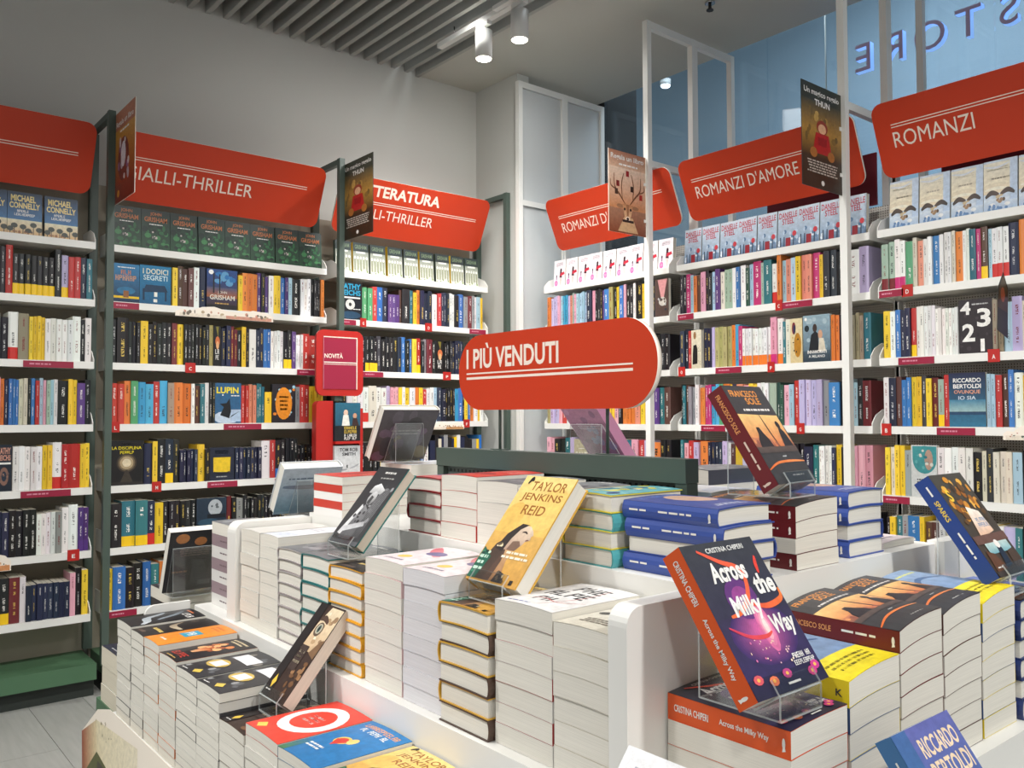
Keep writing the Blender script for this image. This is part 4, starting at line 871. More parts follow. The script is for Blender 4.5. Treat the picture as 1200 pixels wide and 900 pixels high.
def book_row(unit, row, a, b, text, right=False, full=True):
    """a..b: where the row starts and ends along the shelf, in metres from the left as seen"""
    rng = random.Random(unit+str(row)); items = parse(text); tot = sum(i[2] for i in items); sc = abs(b-a)/tot
    z = (ZR if right else ZL)[row]+0.0005; pos = 0.0; n = 0
    clear = 0.262
    for kind, code, w, o in items:
        t = w*sc; n += 1; dj = rng.uniform(0.006, 0.02)
        x = a+pos if not right else a-pos
        rz = RZ if right else 0.0
        where = 'along the %s shelf, %s' % (ordinal(row+1), UNIT[unit])
        loc = (FR+dj, x, z) if right else (x, FL+dj, z)
        if kind == 'S':
            h = min(o.get('h', rng.choice((0.198, 0.205, 0.21, 0.214)))+rng.uniform(-0.003, 0.003), clear)
            hard = t > 0.03 and rng.random() < 0.6
            me = spine_book(rng, t, h, rng.uniform(0.13, 0.148), code, o, hard).mesh('book', [M['bookcol'], M['bookcol'], M['letters']])
            nm = ('hardback_' if hard else 'paperback_') + ('novel' if right else 'thriller')
            ob = link(nm, me, loc=loc, rot=(0, 0, rz))
            ft = o.get('foot'); extra = (' with %s foot' % NAME[ft]) if ft else ''
            tag(ob, '%s %s%s, %s %s' % (NAME[code], 'hardback' if hard else 'paperback', extra, ordinal(n), where), 'book', '%s books on the %s' % ('novel' if right else 'thriller', UNIT[unit]))
        else:
            h = min(t*1.5, 0.215); h = o.get('h', h)
            ob = empty('face_out_book', loc, rz)
            tag(ob, FACE[code] + ' ' + WHERE[unit], 'book', 'books shown face out on the shelves')
            cov = face_book_mesh(t-0.004, h, 0.022)
            c = link('cover', cov, ob); c.color = lin(COVERTINT.get(code, (60, 60, 66)))
            link('page_block', face_pages_mesh(t-0.004, h, 0.022), ob).color = lin((226, 220, 204))
            link('cover_print', print_mesh(code, t-0.004, h), ob, mw=Matrix.Rotation(math.pi/2, 4, 'X'))
        pos += t
COVERTINT = {'wavewhite': (190, 192, 190), 'cat': (206, 196, 170), 'ornate': (36, 34, 40), 'catboat': (44, 92, 132)}
_fb = {}
def face_book_mesh(w, h, t):
    k = ('c', round(w, 4), round(h, 4), t)
    if k not in _fb:
        b = MB(); b.box((0, 0, 0), (w, 0.001, h)); b.box((0, t-0.001, 0), (w, t, h)); b.box((0, 0.001, 0), (0.001, t-0.001, h)); _fb[k] = b.mesh('cover', [M['cover']])
    return _fb[k]
def face_pages_mesh(w, h, t):
    k = ('p', round(w, 4), round(h, 4), t)
    if k not in _fb: _fb[k] = MB().box((0.0011, 0.0011, 0.001), (w-0.001, t-0.0011, h-0.001)).mesh('page_block', [M['pages']])
    return _fb[k]

A0, A1 = 0.668, 1.056
book_row('A', 1, A0, A1, 'k:40 r:50/222 kx7:310/186+y k:50/222 v:52/200+y rx2:92/196 n:48/196 t:45/196')
book_row('A', 2, A0, A1, 'w:10 k:55/190 w:72/218+r T:76/214 yx4:116/202 wx5:205/196 w:62/216 k:34 w:48/208')
book_row('A', 3, A0, A1, 'P:18 o:28 n:28 b:26 bx2:44 cx2:62 k:22 b:30 r:30 l:26 P:22 S:28 l:28 w:28 k:72 yx2:66/214 p:60 k:42')
book_row('A', 4, A0, A1, 'F=reich:110/210 wx5:205/200 yx2:72/206 w:66/218+r r:50 r:85/210 yx2:72/208')
book_row('A', 5, A0, A1, 'nx2:96/205 kx4:190/208 wx4:140/190 a:45/196 w:50/208 w:70/220 px2:82/206+p')
book_row('A', 6, A0, A1, 'G:32 k:70/205+y d:72/208 w:42/206 nx8:310/166 P:42/200 k:46/222 y:46/206')
book_row('B', 1, XB0+0.002, 2.28, 'F=bluehouse:130/190 F=dodici:160/196 y:27/196 Bx3:85 w:28 n:40 F=stormy:170/212 y:25/190 ox3:85/205 p:22 k:22 p:21 w:28 yx2:45 b:25 p:20 l:25 k:50 wx3:65 kx4:60 o:20')
book_row('B', 2, XB0+0.002, 2.28, 'k:25 k:55/222 kx3:60 y:38/212 kx5:125 d:28 y:35/208 kx7:140 O:22 F=fig:46/212 nx2:50 dx2:40 k:25 y:25 k:18 w:40 nx2:45 bx2:45 wx4:78/205 kx2:50+y p:25 wx3:45/190 r:40/200 r:55/190 ox2:40/190')
book_row('B', 3, XB0+0.002, 2.28, 'rx2:62 o:30 g:35 Cx2:75 r:30 C:38 T:32 ox2:85 w:18 B:30 t:25 w:22 kx2:30 F=catboat:145/212 rx2:40 sx2:40/205 tx3:50 y:40/166 F=ornate:140/212 a:25 rx2:60/212 yx2:62/206 y:23/190')
book_row('B', 4, XB0+0.002, 2.28, 'F=moon:165/218 n:40 y:25/210 k:40/222 n:40/222+y k:30/222 nx5:95/166 y:40/190 k:25/166 F=navybox:140/172 nx7:150/168 w:50/200 r:30/205 kx2:65/206+b kx3:70/212 kx8:160/174+y')
book_row('B', 5, XB0+0.002, 2.20, 'k:45 t:50/224+y t:45/224+y n:28/215+r y:32/206 kx6:132/208 F=face:126/212 d:20 k:20 a:30 kx12:190 y:20/180 b:25 c:25 v:18 r:26')
book_row('B', 6, XB0+0.002, 1.62, 'y:15 b:45 kx2:62 b:30 t:30 o:40 k:50/224 k:60 y:30')
book_row('C', 1, XC0+0.002, 3.43, 'F=disc:170/222 gx2:70 r:32/206 b:45 n:40 px3:85/172 B:20 k:60 t:25 y:28 o:25 nx3:100 w:40 r:30 nx3:70 wx2:45 k:30 b:45 a:35 d:35 a:25 w:20 l:35 y:20')
book_row('C', 2, XC0+0.002, 3.43, 'kx6:190 kx3:90+y A:30/212 kx4:120 n:30 b:34 k:32 b:20 y:35/210 r:35+y k:26 a:20 d:44 k:30 F=fig:70/206 kx3:66 nx4:90 k:60 r:30 kx4:90')
book_row('C', 3, XC0+0.002, 3.43, 'kx2:60 wx3:120 w:40+r c:60/214 wx2:80 v:25 Px3:65 y:28 w:25 y:35/206 w:45 o:32/212 y:32/212 r:30+y wx2:60 l:30 nx2:70 kx4:76 C:30 b:40 k:20 y:30 b:20 o:30 w:30 y:25 w:30')
book_row('C', 4, XC0+0.002, 3.0, 'a:30 nx3:80 w:25 kx8:220/180 w:30 kx5:140 b:26 w:30')
R = dict(right=True)
book_row('R1', 1, 4.128, 3.11, 'n:15 o:30 vx3:75 P:20 lx1:26 Cx2:46 v:20 s:25 S:20 P:25 lx4:100 n:45 P:28 kx3:70 p:20 b:45 O:35 k:30 y:26 b:35 P:20 kx2:60/206 w:20 k:60/216 y:20 kx4:80 F=pinkfox:110/212', **R)
book_row('R1', 2, 4.128, 3.11, 'lx3:80 k:30 rx2:50 n:40 y:30 wx3:80 o:30 bx2:50 kx3:90 vx3:70 S:30 nx3:80 r:26 kx3:80', **R)
book_row('R1', 3, 4.128, 3.11, 'O:20 vx2:44 P:20 rx1:22 w:18 n:26 b:22 C:26 lx2:40 ox1:24 yx2:40 n:22 y:22 P:20 k:16 ox3:60 s:22 yx2:40 k:20 p:22 t:20 B:26', **R)
book_row('R1', 4, 4.128, 3.11, 'Px2:40 k:30 k:24 t:26 v:22 F=save:76/205 c:24 o:26 r:26 o:22 tx2:44 c:20 t:22 P:28 r:26 v:26 o:40 kx2:40', **R)
book_row('R2', 1, 3.035, 1.952, 'kx2:50 m:35 l:22 o:25 B:25 P:35 kx2:40 l:28 p:35 c:28 Sx2:55 w:25 b:25 w:35/214 G:25 l:25 m:50/222 S:20 t:50/222 w:35+r o:25/232 l:25 s:30 l:30 y:30/214 sx2:65/214 m:42/218 y:20 Ax2:70/218 k:60 w:65/204 v:50/208', **R)
book_row('R2', 2, 3.035, 1.952, 'nx2:70 r:25 F=cat:80/205 nx2:70 v:22 Ox4:115/208 o:28 C:28 m:28 wx9:185/186+o P:40/232+m w:40/226+o t:20 c:30/212 F=goldfig:80/214 F=couple:165/222 ox2:45 k:50 o:20 Tx3:60 t:40', **R)
book_row('R2', 3, 3.035, 1.952, 'k:12 t:15 B:15 ax2:35 w:18 ox2:30 mx2:30 Cx2:36 g:20 o:30 y:15 n:16 s:30 P:25 yx2:40 wx3:50 S:30 Gx2:30 P:26 l:20 r:20/214 vx4:90/216 a:25 b:40 k:34 lx2:30 k:20 d:30', **R)
book_row('R2', 4, 3.035, 1.952, 't:15 P:25 r:25 v:25 o:45/212 nx4:65 v:25 w:14 B:20 y:34/212 v:20 F=greenfig:104/188 wx3:50 S:24 kx3:60 n:35 t:20 wx4:50/206 n:15 y:20 k:34 Px3:76/212', **R)
book_row('R3', 1, 1.892, 0.84, 'S:42+d S:42+d wx2:65+m g:45 c:25 s:38 wx2:50 b:40/208 wx3:70 c:20 o:40 wx2:40 t:35 m:25 B:35/214+y l:20 wx3:90+r n:50 o:45/220 y:38/214 y:35/218 w:28 t:40 G:45 wx3:70 o:40 n:40 yx2:50 r:40 wx4:110 b:40 k:60', **R)
book_row('R3', 2, 1.892, 0.84, 'y:45/208 w:30 b:30 nx2:60 r:30+y wx5:110/214 wx7:125/196 F=4321:180/222 Tx2:50 l:45 v:50 c:20 wx2:50+r G:34 t:30 r:35 kx3:80 wx4:110 o:40 bx2:60 c:50 rx2:60 k:80', **R)
book_row('R3', 3, 1.892, 0.84, 'w:30 n:40 B:30 bx2:50 yx2:55/214 A:25 y:30 d:35 S:30+y r:25 F=seasky:185/222 lx2:40/214 r:30 B:30 b:25/228 w:40/214 y:30 w:25 o:42/216 w:30 l:30 A:40 kx3:70 y:40 wx4:110 r:30 nx2:70 o:40 wx2:60', **R)
book_row('R3', 4, 1.892, 0.84, 'y:25/206 c:25/212 yx2:50/218 a:30 F=wavewhite:130/220 wx5:160/214 k:40 c:20 A:30/212 cx3:80/200 l:40/200 k:45/206 S:15 n:50/210 w:50/214 l:60/214 wx3:80 o:40 n:60 r:40 yx2:60 k:70', **R)
book_row('R3', 5, 1.892, 0.84, 'k:20 y:30 t:30 a:30 b:60/214 yx1:24 Bx2:66 w:30 cx4:110 wx3:90 y:30 w:30 v:50 t:30 k:60 o:40 A:30 kx2:50 y:30 G:30 wx4:120 r:40 n:60 yx2:60 b:60', **R)
book_row('R1', 5, 4.128, 3.11, 'kx5:120 wx4:110 o:30 bx3:80 r:30 vx4:90 nx3:80 yx2:50', **R)
book_row('R2', 5, 3.035, 1.952, 'wx5:120 n:40 rx2:60 kx4:100 lx3:80 y:30 bx2:60 cx3:90 m:30 kx3:90', **R)

# rows past the edge of the view or wholly behind the island: one joined mass
fill = MB()
frng = random.Random(3)
def filler(a, b, z, right=False):
    x = a; sg = -1 if right else 1
    while (x < b-0.03 if not right else x > b+0.03):
        t = frng.uniform(0.016, 0.038); zz = z+0.0006; h = frng.uniform(0.18, 0.215); c = lin(HUE[frng.choice('kknnwwycobrtlpa')])
        if right: fill.box((FR+0.01, x-t+0.001, zz), (FR+0.15, x, zz+h), col=c)
        else: fill.box((x, FL+0.01, zz), (x+t-0.001, FL+0.15, zz+h), col=c)
        x += sg*t
for k in range(1, 7): filler(XA0+0.005, A0-0.004, ZL[k])
filler(1.63, 2.28, ZL[6]); filler(2.21, 2.28, ZL[5])
for k in (5, 6): filler(XC0+0.006, 3.43, ZL[k])
filler(3.01, 3.43, ZL[4])
for i in range(3): filler(RY[i][0]-0.005, RY[i][1]+0.01, ZR[6], True)
tag(fill.obj('shelved_books', M['bookcol']), 'far rows of shelved books hidden low behind the display island', 'books', kind='stuff')

# face-out books along the top shelves
def face_run(design, xs, w, h, tint, labels, right=False, group='', sides=None, t=0.025):
    for i, x in enumerate(xs):
        z = (ZR if right else ZL)[0]+0.0022; dj = 0.05+0.003*(i % 3)
        ob = empty('face_out_book', (FR+dj, x, z) if right else (x, FL+dj, z), RZ if right else 0)
        ob.rotation_euler.rotate_axis('X', -0.06)
        tag(ob, labels % ordinal(i+1), 'book', group)
        c = link('cover', face_book_mesh(w, h, t), ob); c.color = lin(tint if not sides else sides[i % len(sides)])
        link('page_block', face_pages_mesh(w, h, t), ob).color = lin((224, 218, 202))
        link('cover_print', print_mesh(design, w, h), ob, mw=Matrix.Rotation(math.pi/2, 4, 'X'))
face_run('palms', [0.10, 0.25, 0.40, 0.555, 0.70, 0.855], 0.143, 0.205, (40, 70, 100), '%s palm-tree thriller cover standing under the blank red sign', group='palm-tree covers on the top shelf')
face_run('jungle', [1.15+i*0.1425 for i in range(8)], 0.14, 0.21, (30, 50, 40), '%s green jungle cover from the left under the GIALLI-THRILLER sign', group='green jungle covers on the top shelf')
face_run('fence', [2.375+i*0.118 for i in range(9)], 0.104, 0.19, (226, 190, 40), '%s white fence cover from the left under the LETTERATURA sign', group='white fence covers on the top shelf', sides=[(60, 76, 66), (226, 190, 40)])
face_run('pinkgirl', [4.10-i*0.1095 for i in range(9)], 0.105, 0.175, (230, 226, 228), '%s white cover with pink disc from the corner end', True, 'white covers with a pink disc on the top shelf')
face_run('snowdoor', [3.03-i*0.1165 for i in range(9)], 0.113, 0.195, (190, 206, 226), '%s snowy blue cover with red door from the left', True, 'snowy covers with a red door on the top shelf')
face_run('bird', [1.872-i*0.132 for i in range(8)], 0.128, 0.215, (170, 190, 215), '%s sandy cover with brown bird, counted from the white post', True, 'sandy bird covers on the top shelf')

# ------------------------------------------------------------------ the display island
Z1, Z2, Z3 = 0.46, 0.745, 1.03
isl = empty('display_island', (1.56, 1.6, 0)); tag(isl, 'stepped white display island on green base in the middle of the shop', 'display island')
def ipart(name, mb, m):
    o = mb.obj(name, m, isl); o.matrix_local = Matrix.Translation((-1.56, -1.6, 0)); return o
ipart('base', MB().box((0.74, 0.44, 0.06), (2.38, 2.70, Z1-0.03)), M['plinth'])
ipart('toe_kick', MB().box((0.79, 0.49, 0.0), (2.33, 2.9, 0.059)), M['toe'])
ipart('end_plinth', MB().box((0.76, 2.702, 0.06), (2.36, 3.09, 0.395)), M['plinth'])
def tier(name, x0, y0, x1, y1, zb, zt):
    b = MB(); b.prism(rounded(x0, y0, x1, y1, 0.012, 3), 2, zb, zt); return ipart(name, b, M['white'])
tier('lower_tier', 0.70, 0.41, 2.42, 2.70, Z1-0.029, Z1)
tier('middle_tier', 0.925, 0.635, 2.195, 2.66, Z1+0.0005, Z2)
tier('upper_tier', 1.17, 0.895, 1.965, 2.39, Z2+0.0005, Z3)
def divider(y0, y1, x0, x1, z0, z1, r, left=True):
    P = rounded(x0, z0, x1, z1, r, 6, (0, 0, 0 if left else 1, 1 if left else 0))
    ipart('divider_panel', MB().prism(P, 1, y0, y1), M['white'])
divider(0.879, 0.917, 0.938, 1.168, Z2+0.0005, 1.035, 0.03)
divider(0.879, 0.917, 1.966, 2.185, Z2+0.0005, 1.035, 0.03, False)
divider(2.365, 2.425, 0.938, 1.168, Z2+0.0005, 1.02, 0.03)
divider(2.682, 2.694, 0.79, 0.924, Z1+0.0005, 0.755, 0.03)
divider(0.655, 0.675, 0.712, 0.924, Z1+0.0005, 0.72, 0.03)
# green perforated spine panel on the top tier
ipart('panel_rail', MB().box((1.395, 1.14, 1.178), (1.437, 2.04, 1.228)), M['green'])
ipart('panel_post', MB().box((1.398, 1.14, Z3+0.0005), (1.434, 1.17, 1.1775)), M['green'])
ipart('panel_post', MB().box((1.398, 2.01, Z3+0.0005), (1.434, 2.04, 1.1775)), M['green'])
ipart('perforated_panel', MB().box((1.413, 1.1705, Z3+0.0005), (1.419, 2.0095, 1.1775)), M['perfgreen'])

# red bestseller sign on two rods
bsg = empty('bestseller_sign', mw=rot_frame((1.408, 1.948, 1.334), (0, -1, 0), (0, 0, 1))); tag(bsg, 'rounded red I PIÙ VENDUTI sign on two thin rods above the island', 'sign')
board(MB(), 0.725, 0.203, 0.098, 0.014, 12).obj('board', [M['red'], M['cream']], bsg)
text_obj(bsg, 'I PIÙ VENDUTI', 0.036, 0.112, 0.068, 0.375, CR, 0.026)
for y, th, nm in ((0.097, 0.004, 'stripe'), (0.083, 0.0065, 'stripe')):
    p = Print(0.618, th); p.bg(CR); link(nm, p.mesh('stripe', True), bsg, loc=(0.036, y, 0))
for x in (0.158, 0.555): MB().tube((x, -0.104, -0.02), (x, 0.12, -0.02), 0.004, 8).obj('rod', M['green'], bsg)
for x in (0.158, 0.555): MB().box((x-0.03, -0.1055, -0.03), (x+0.03, -0.1035, -0.01)).obj('foot_plate', M['green'], bsg)

# ------------------------------------------------------------------ lying and leaning books
def bend(kind, s):
    if kind == 'rise': return 1-(1-s)**2.4
    return math.sin(math.pi*s)*0.7+0.3*s
def book_meshes(w, h, t, hard, k0, k1, kind='wave', n=7):
    """lying book: spine at x=0, foot at y=0; k0/k1: how far its underside and top bulge"""
    tc = 0.0022 if hard else 0.00035; ov = 0.003 if hard else 0.0003
    S = [i/(n-1) for i in range(n)]
    zb = lambda s: k0*bend(kind, s); zt = lambda s: t+k1*bend(kind, s)-0.0002
    cv = MB()
    O = [(w*s, zb(s)) for s in reversed(S)] ; I = [(w*s if s > 0 else tc, zb(s)+tc) for s in reversed(S)]
    if hard:
        for q in (0.25, 0.5, 0.75):
            bz = zb(0)+(zt(0)-zb(0))*q; O.append((-0.005*math.sin(math.pi*q), bz)); I.append((tc-0.004*math.sin(math.pi*q), min(max(bz, zb(0)+tc), zt(0)-tc)))
    O += [(w*s, zt(s)) for s in S]; I += [(w*s if s > 0 else tc, zt(s)-tc) for s in S]
    m = len(O)
    a = cv.pts([(x, 0, z) for x, z in O]+[(x, h, z) for x, z in O]+[(x, 0, z) for x, z in I]+[(x, h, z) for x, z in I])
    for i in range(m-1):
        cv.face([a+i, a+i+1, a+m+i+1, a+m+i], 0)
        cv.face([a+2*m+i+1, a+2*m+i, a+3*m+i, a+3*m+i+1], 0)
        cv.face([a+i+1, a+i, a+2*m+i, a+2*m+i+1], 0); cv.face([a+m+i, a+m+i+1, a+3*m+i+1, a+3*m+i], 0)
    for i in (0, m-1): cv.face([a+i, a+m+i, a+3*m+i, a+2*m+i] if i == 0 else [a+m+i, a+i, a+2*m+i, a+3*m+i], 0)
    pg = MB(); e = 0.0002
    xs = [tc+e+(w-ov-tc-e)*s for s in S]
    P = [(x, zb(x/w)+tc+e) for x in xs]+[(x, zt(x/w)-tc-e) for x in reversed(xs)]
    pg.prism(P, 1, ov, h-ov)
    return cv.mesh('cover', [M['cover']]), pg.mesh('page_block', [M['pages']])
import bmesh
def bent_print(design, w, h, t, k1, kind, n=7):
    me = print_mesh(design, w, h).copy()
    if abs(k1) > 0.001:
        bm = bmesh.new(); bm.from_mesh(me)
        for i in range(1, n-1):
            x = w*i/(n-1)
            bmesh.ops.bisect_plane(bm, geom=bm.verts[:]+bm.edges[:]+bm.faces[:], plane_co=(x, 0, 0), plane_no=(1, 0, 0), dist=1e-6)
        S = [i/(n-1) for i in range(n)]
        for v in bm.verts:
            s = min(max(v.co.x/w, 0), 1); i = min(int(s*(n-1)), n-2); f = s*(n-1)-i
            v.co.z += k1*(bend(kind, S[i])*(1-f)+bend(kind, S[i+1])*f)
        bm.to_mesh(me); bm.free()
    return me
def spine_print(book, mw, length, t, items, ink):
    """lettering on a spine, one part for each line of print"""
    for it in items:
        p = Print(length, t)
        if it[0] == 'logo': p.e(it[1], .5, .012, .2, ink); p.g([(it[1]-.012, .2), (it[1]+.014, .25), (it[1], .6)], ink); nm = 'spine_logo'
        elif it[0] == 'word': p.lines(it[1], .42, it[2], .64, 1, it[3] if len(it) > 3 else ink); nm = 'spine_lettering'
        else: p.t(it[0], it[1], .36, it[2], .64, it[3] if len(it) > 3 else ink, .02); nm = 'spine_lettering'
        link(nm, p.mesh(nm), book, mw=mw)
PAGE = (226, 222, 211)
FRAME = {'L': ((0, -1, 0), (1, 0, 0)), 'E': ((1, 0, 0), (0, 1, 0)), 'B': ((-1, 0, 0), (0, -1, 0)), 'W': ((0, 1, 0), (-1, 0, 0))}
def stack(where, fr, o, w, h, ths, covers, design, hard=False, flips=None, amp=0.004, kind='wave', page=PAGE, spine=None, ink=(235, 232, 225), top_label=None, jit=0.5, group=None, noun=None, topy=0.0):
    rng = random.Random(where); z = o[2]+0.0004; N = len(ths); X, Y = FRAME[fr]; tot = 0
    for i, t in enumerate(ths):
        k0, k1 = amp*i/N, amp*(i+1)/N
        fl = flips[i] if flips else (i % 2 == (N-1) % 2) is False
        top = i == N-1
        if top: fl = False
        jx, jy, ja = rng.uniform(-0.0015, 0.0015)*jit, rng.uniform(-0.003, 0.003)*jit, rng.uniform(-0.008, 0.008)*jit
        mw = rot_frame((o[0], o[1], z), X, Y) @ Matrix.Translation((w/2+jx, h/2+jy+(topy if top else 0), 0)) @ Matrix.Rotation(ja+(math.pi if fl and kind != 'rise' else 0), 4, 'Z') @ Matrix.Translation((-w/2, -h/2, 0))
        flip_rise = fl and kind == 'rise'
        b = empty('stacked_hardback' if hard else 'stacked_paperback', mw=mw)
        pos = 'topmost' if top else ordinal(N-i)+' from top'
        tag(b, top_label if (top and top_label) else '%s, %s in the stack %s' % (noun or ('hardback' if hard else 'paperback'), pos, where), 'book', group or 'books stacked on the display island')
        cvm, pgm = book_meshes(w, h, t, hard, k0, k1, kind)
        if flip_rise:
            # turned round: its spine is on the other side, its bulge stays with the stack
            for me in (cvm, pgm):
                for v in me.vertices:
                    s = v.co.x/w; base = k0+(k1-k0)*min(max((v.co.z-k0*bend(kind, min(max(s, 0), 1)))/max(t, 1e-4), 0), 1)
                    v.co.z += base*(bend(kind, min(max(1-s, 0), 1))-bend(kind, min(max(s, 0), 1))); v.co.x = w-v.co.x
                me.flip_normals()
        c = link('cover', cvm, b); c.color = lin(covers[i % len(covers)])
        g = link('page_block', pgm, b); v = rng.randint(-4, 3); g.color = lin(tuple(q+v for q in page))
        if top and design: link('cover_print', bent_print(design, w, h, t, k1, kind), b, loc=(0, 0, t))
        if spine and (not fl or kind != 'rise'):
            spine_print(b, rot_frame((-0.0002-(0.0052 if hard else 0), h, k0*bend(kind, 0)), (0, -1, 0), (0, 0, 1)), h, t, spine, ink)
        z += t
    return z

def even(h, n, rng=None):
    return [h/n]*n
L2X = 0.95
G2 = 'books stacked on the middle tier'
stack('by the far white divider', 'L', (L2X, 2.356, Z2), 0.124, 0.205, even(0.258, 8), [(214, 212, 206)], None, group=G2, flips=[1]*8)
stack('under the curling white cover', 'L', (L2X, 2.228, Z2), 0.115, 0.205, even(0.258, 8), [(214, 212, 206), (206, 204, 200)], 'curl', top_label='curling white paperback cover topping the pale stack by the divider', group=G2, flips=[1]*8)
stack('with grey board edges', 'L', (L2X, 2.110, Z2), 0.130, 0.205, even(0.236, 8), [(150, 140, 140), (190, 184, 182)], 'greytop', True, group=G2, top_label='grey picture hardback topping the stack beside teal-edged hardbacks')
stack('with teal board edges', 'L', (L2X, 1.976, Z2), 0.140, 0.205, even(0.236, 7), [(38, 112, 112)], 'greytop', True, group=G2, top_label='grey-topped hardback with teal boards under the leaning photo book')
stack('with yellow board edges', 'L', (L2X, 1.831, Z2), 0.150, 0.212, even(0.228, 8), [(226, 164, 40)], 'shady', True, group=G2, top_label='yellow-edged hardback topping its stack beside the flowery paperbacks')
stack('under the first flowery cover', 'L', (L2X, 1.664, Z2), 0.150, 0.21, even(0.266, 8), [(222, 190, 190), (226, 222, 214)], 'flower', group=G2, flips=[1]*8, top_label='pink flowery paperback topping the stack beside yellow-edged hardbacks')
stack('under the second flowery cover', 'L', (L2X, 1.508, Z2), 0.146, 0.21, even(0.264, 8), [(214, 212, 216)], 'flower', group=G2, flips=[1]*8, page=(218, 216, 218), top_label='pale flowery paperback topping the stack beside the gold hardbacks')
zt_gold = stack('of gold hardbacks', 'L', (L2X-0.012, 1.362, Z2), 0.150, 0.222, even(0.222, 6), [(74, 54, 44), (206, 160, 60)], 'taylor', True, group=G2, top_label='gold hardback lying topmost under the leaning gold book')
stack('under the handwritten white cover', 'L', (L2X, 1.206, Z2), 0.150, 0.212, even(0.25, 7), [(222, 220, 216), (170, 60, 60)], 'script', group=G2, flips=[1]*7, top_label='white paperback with handwritten title beside the gold hardbacks')
stack('beside the near white divider', 'L', (L2X, 1.053, Z2), 0.133, 0.212, even(0.238, 6), [(206, 200, 186)], 'sketch', group=G2, flips=[1]*6, top_label='cream paperback with black sketch beside the near white divider')

L1X = 0.712; G1 = 'paperbacks stacked on the lower tier'
def low(where, y, w, n, hh, tint, design, tl, fl=None): return stack(where, 'L', (L1X, y, Z1), w, 0.208, even(hh, n), [tint if i == n-1 or i % 4 == 1 else (206, 203, 196) for i in range(n)], design, group=G1, flips=fl or [1]*n, top_label=tl)
low('under the silver-streaked black cover', 2.674, 0.134, 11, 0.272, (40, 40, 42), 'wolf', 'black paperback with silver streaks, farthest on the lower tier')
low('under the brown-streaked black cover', 2.535, 0.112, 11, 0.268, (60, 50, 46), 'shady', 'dark paperback with brown streak beside the orange cover')
low('under the orange cover', 2.419, 0.121, 11, 0.27, (226, 130, 44), 'orange', 'orange paperback with blue label on the lower tier')
low('under the fox-coloured cover', 2.294, 0.127, 11, 0.256, (200, 110, 60), 'fox', 'black paperback with orange fox shape on the lower tier')
low('under the first white-labelled cover', 2.163, 0.140, 12, 0.25, (60, 60, 62), 'label', 'black paperback with white label, beside the fox cover')
low('under the second white-labelled cover', 2.019, 0.138, 12, 0.25, (60, 60, 62), 'label', 'black paperback with white label, beside the leaning owl book')
zt_owl = low('under the leaning owl book', 1.876, 0.136, 9, 0.20, (120, 96, 70), 'owl', 'paperback lying topmost beneath the leaning owl book')
low('under the red ring cover', 1.736, 0.156, 10, 0.228, (206, 60, 46), 'ring', 'red paperback with big white ring')
low('under the blue heart cover', 1.576, 0.150, 10, 0.228, (40, 110, 160), 'heart', 'blue paperback with golden heart')
low('of gold paperbacks', 1.422, 0.148, 9, 0.222, (206, 160, 60), 'taylor', 'gold book on the lower tier beside the blue heart cover')
low('of pale books near the owl end', 1.27, 0.146, 8, 0.19, (200, 196, 190), 'greytop', 'grey-topped paperback low beside the gold book')
low('of white books', 1.118, 0.14, 8, 0.19, (220, 216, 210), 'curl', 'white paperback low on the tier beneath the tall pale stacks')

GE = 'books stacked on the near end of the middle tier'
SP_M = [('CRISTINA CHIPERI', .06, .36), ('Across the Milky Way', .45, .84), ('logo', .95)]
zt_milky = stack('of orange-spined books', 'E', (1.022, 0.662, Z2), 0.143, 0.212, [0.038]*4, [(214, 84, 30)], 'milky', amp=0.006, kind='rise', spine=SP_M, flips=[1, 1, 1, 0], group=GE, noun='paperback', top_label='orange-spined paperback with dark night cover lying under its leaning twin')
SP_Y = [('word', .3, .6), ('K', .9, .95)]
stack('of yellow-spined books', 'E', (1.172, 0.662, Z2), 0.148, 0.212, even(0.188, 5), [(236, 212, 40), (70, 96, 140)], 'yellowsky', amp=0.014, kind='rise', spine=SP_Y, ink=(70, 70, 60), flips=[0, 1, 1, 0, 0], group=GE, top_label='yellow and blue paperback beside the leaning night-sky book')
SP_S = [('FRANCESCO SOLE', .06, .45, (226, 150, 90)), ('word', .5, .86), ('logo', .95)]
stack('under the first sunset cover', 'E', (1.323, 0.662, Z2), 0.143, 0.212, even(0.236, 7), [(104, 26, 26)], 'sunset', amp=0.017, kind='rise', spine=SP_S, flips=[1, 1, 1, 1, 1, 1, 0], group=GE, top_label='sunset-cover paperback with dark red spine beside the yellow spines')
stack('under the second sunset cover', 'E', (1.471, 0.662, Z2), 0.144, 0.212, even(0.24, 7), [(90, 60, 50)], 'sunset', amp=0.018, kind='rise', flips=[1]*7, group=GE, top_label='sunset-cover paperback between its twin and a yellow spine')
stack('of yellow books by the autumn book', 'E', (1.622, 0.662, Z2), 0.142, 0.212, even(0.236, 7), [(236, 212, 40), (70, 96, 140)], 'yellowsky', amp=0.016, kind='rise', flips=[0, 0, 1, 1, 1, 0, 0], group=GE, top_label='yellow and blue paperback in front of the leaning autumn book')
zt_n = stack('of navy books beneath the autumn book', 'E', (1.775, 0.655, Z2), 0.146, 0.218, even(0.222, 6), [(36, 52, 104)], 'autumn', True, amp=0.004, flips=[0, 1, 0, 1, 0, 0], group=GE, top_label='navy hardback lying topmost beneath the leaning autumn book')
stack('at the far right of the middle tier', 'E', (1.935, 0.655, Z2), 0.146, 0.212, even(0.2, 6), [(200, 196, 190)], 'bluered', group=GE, flips=[1]*6, top_label='blue and red paperback beyond the leaning autumn book')

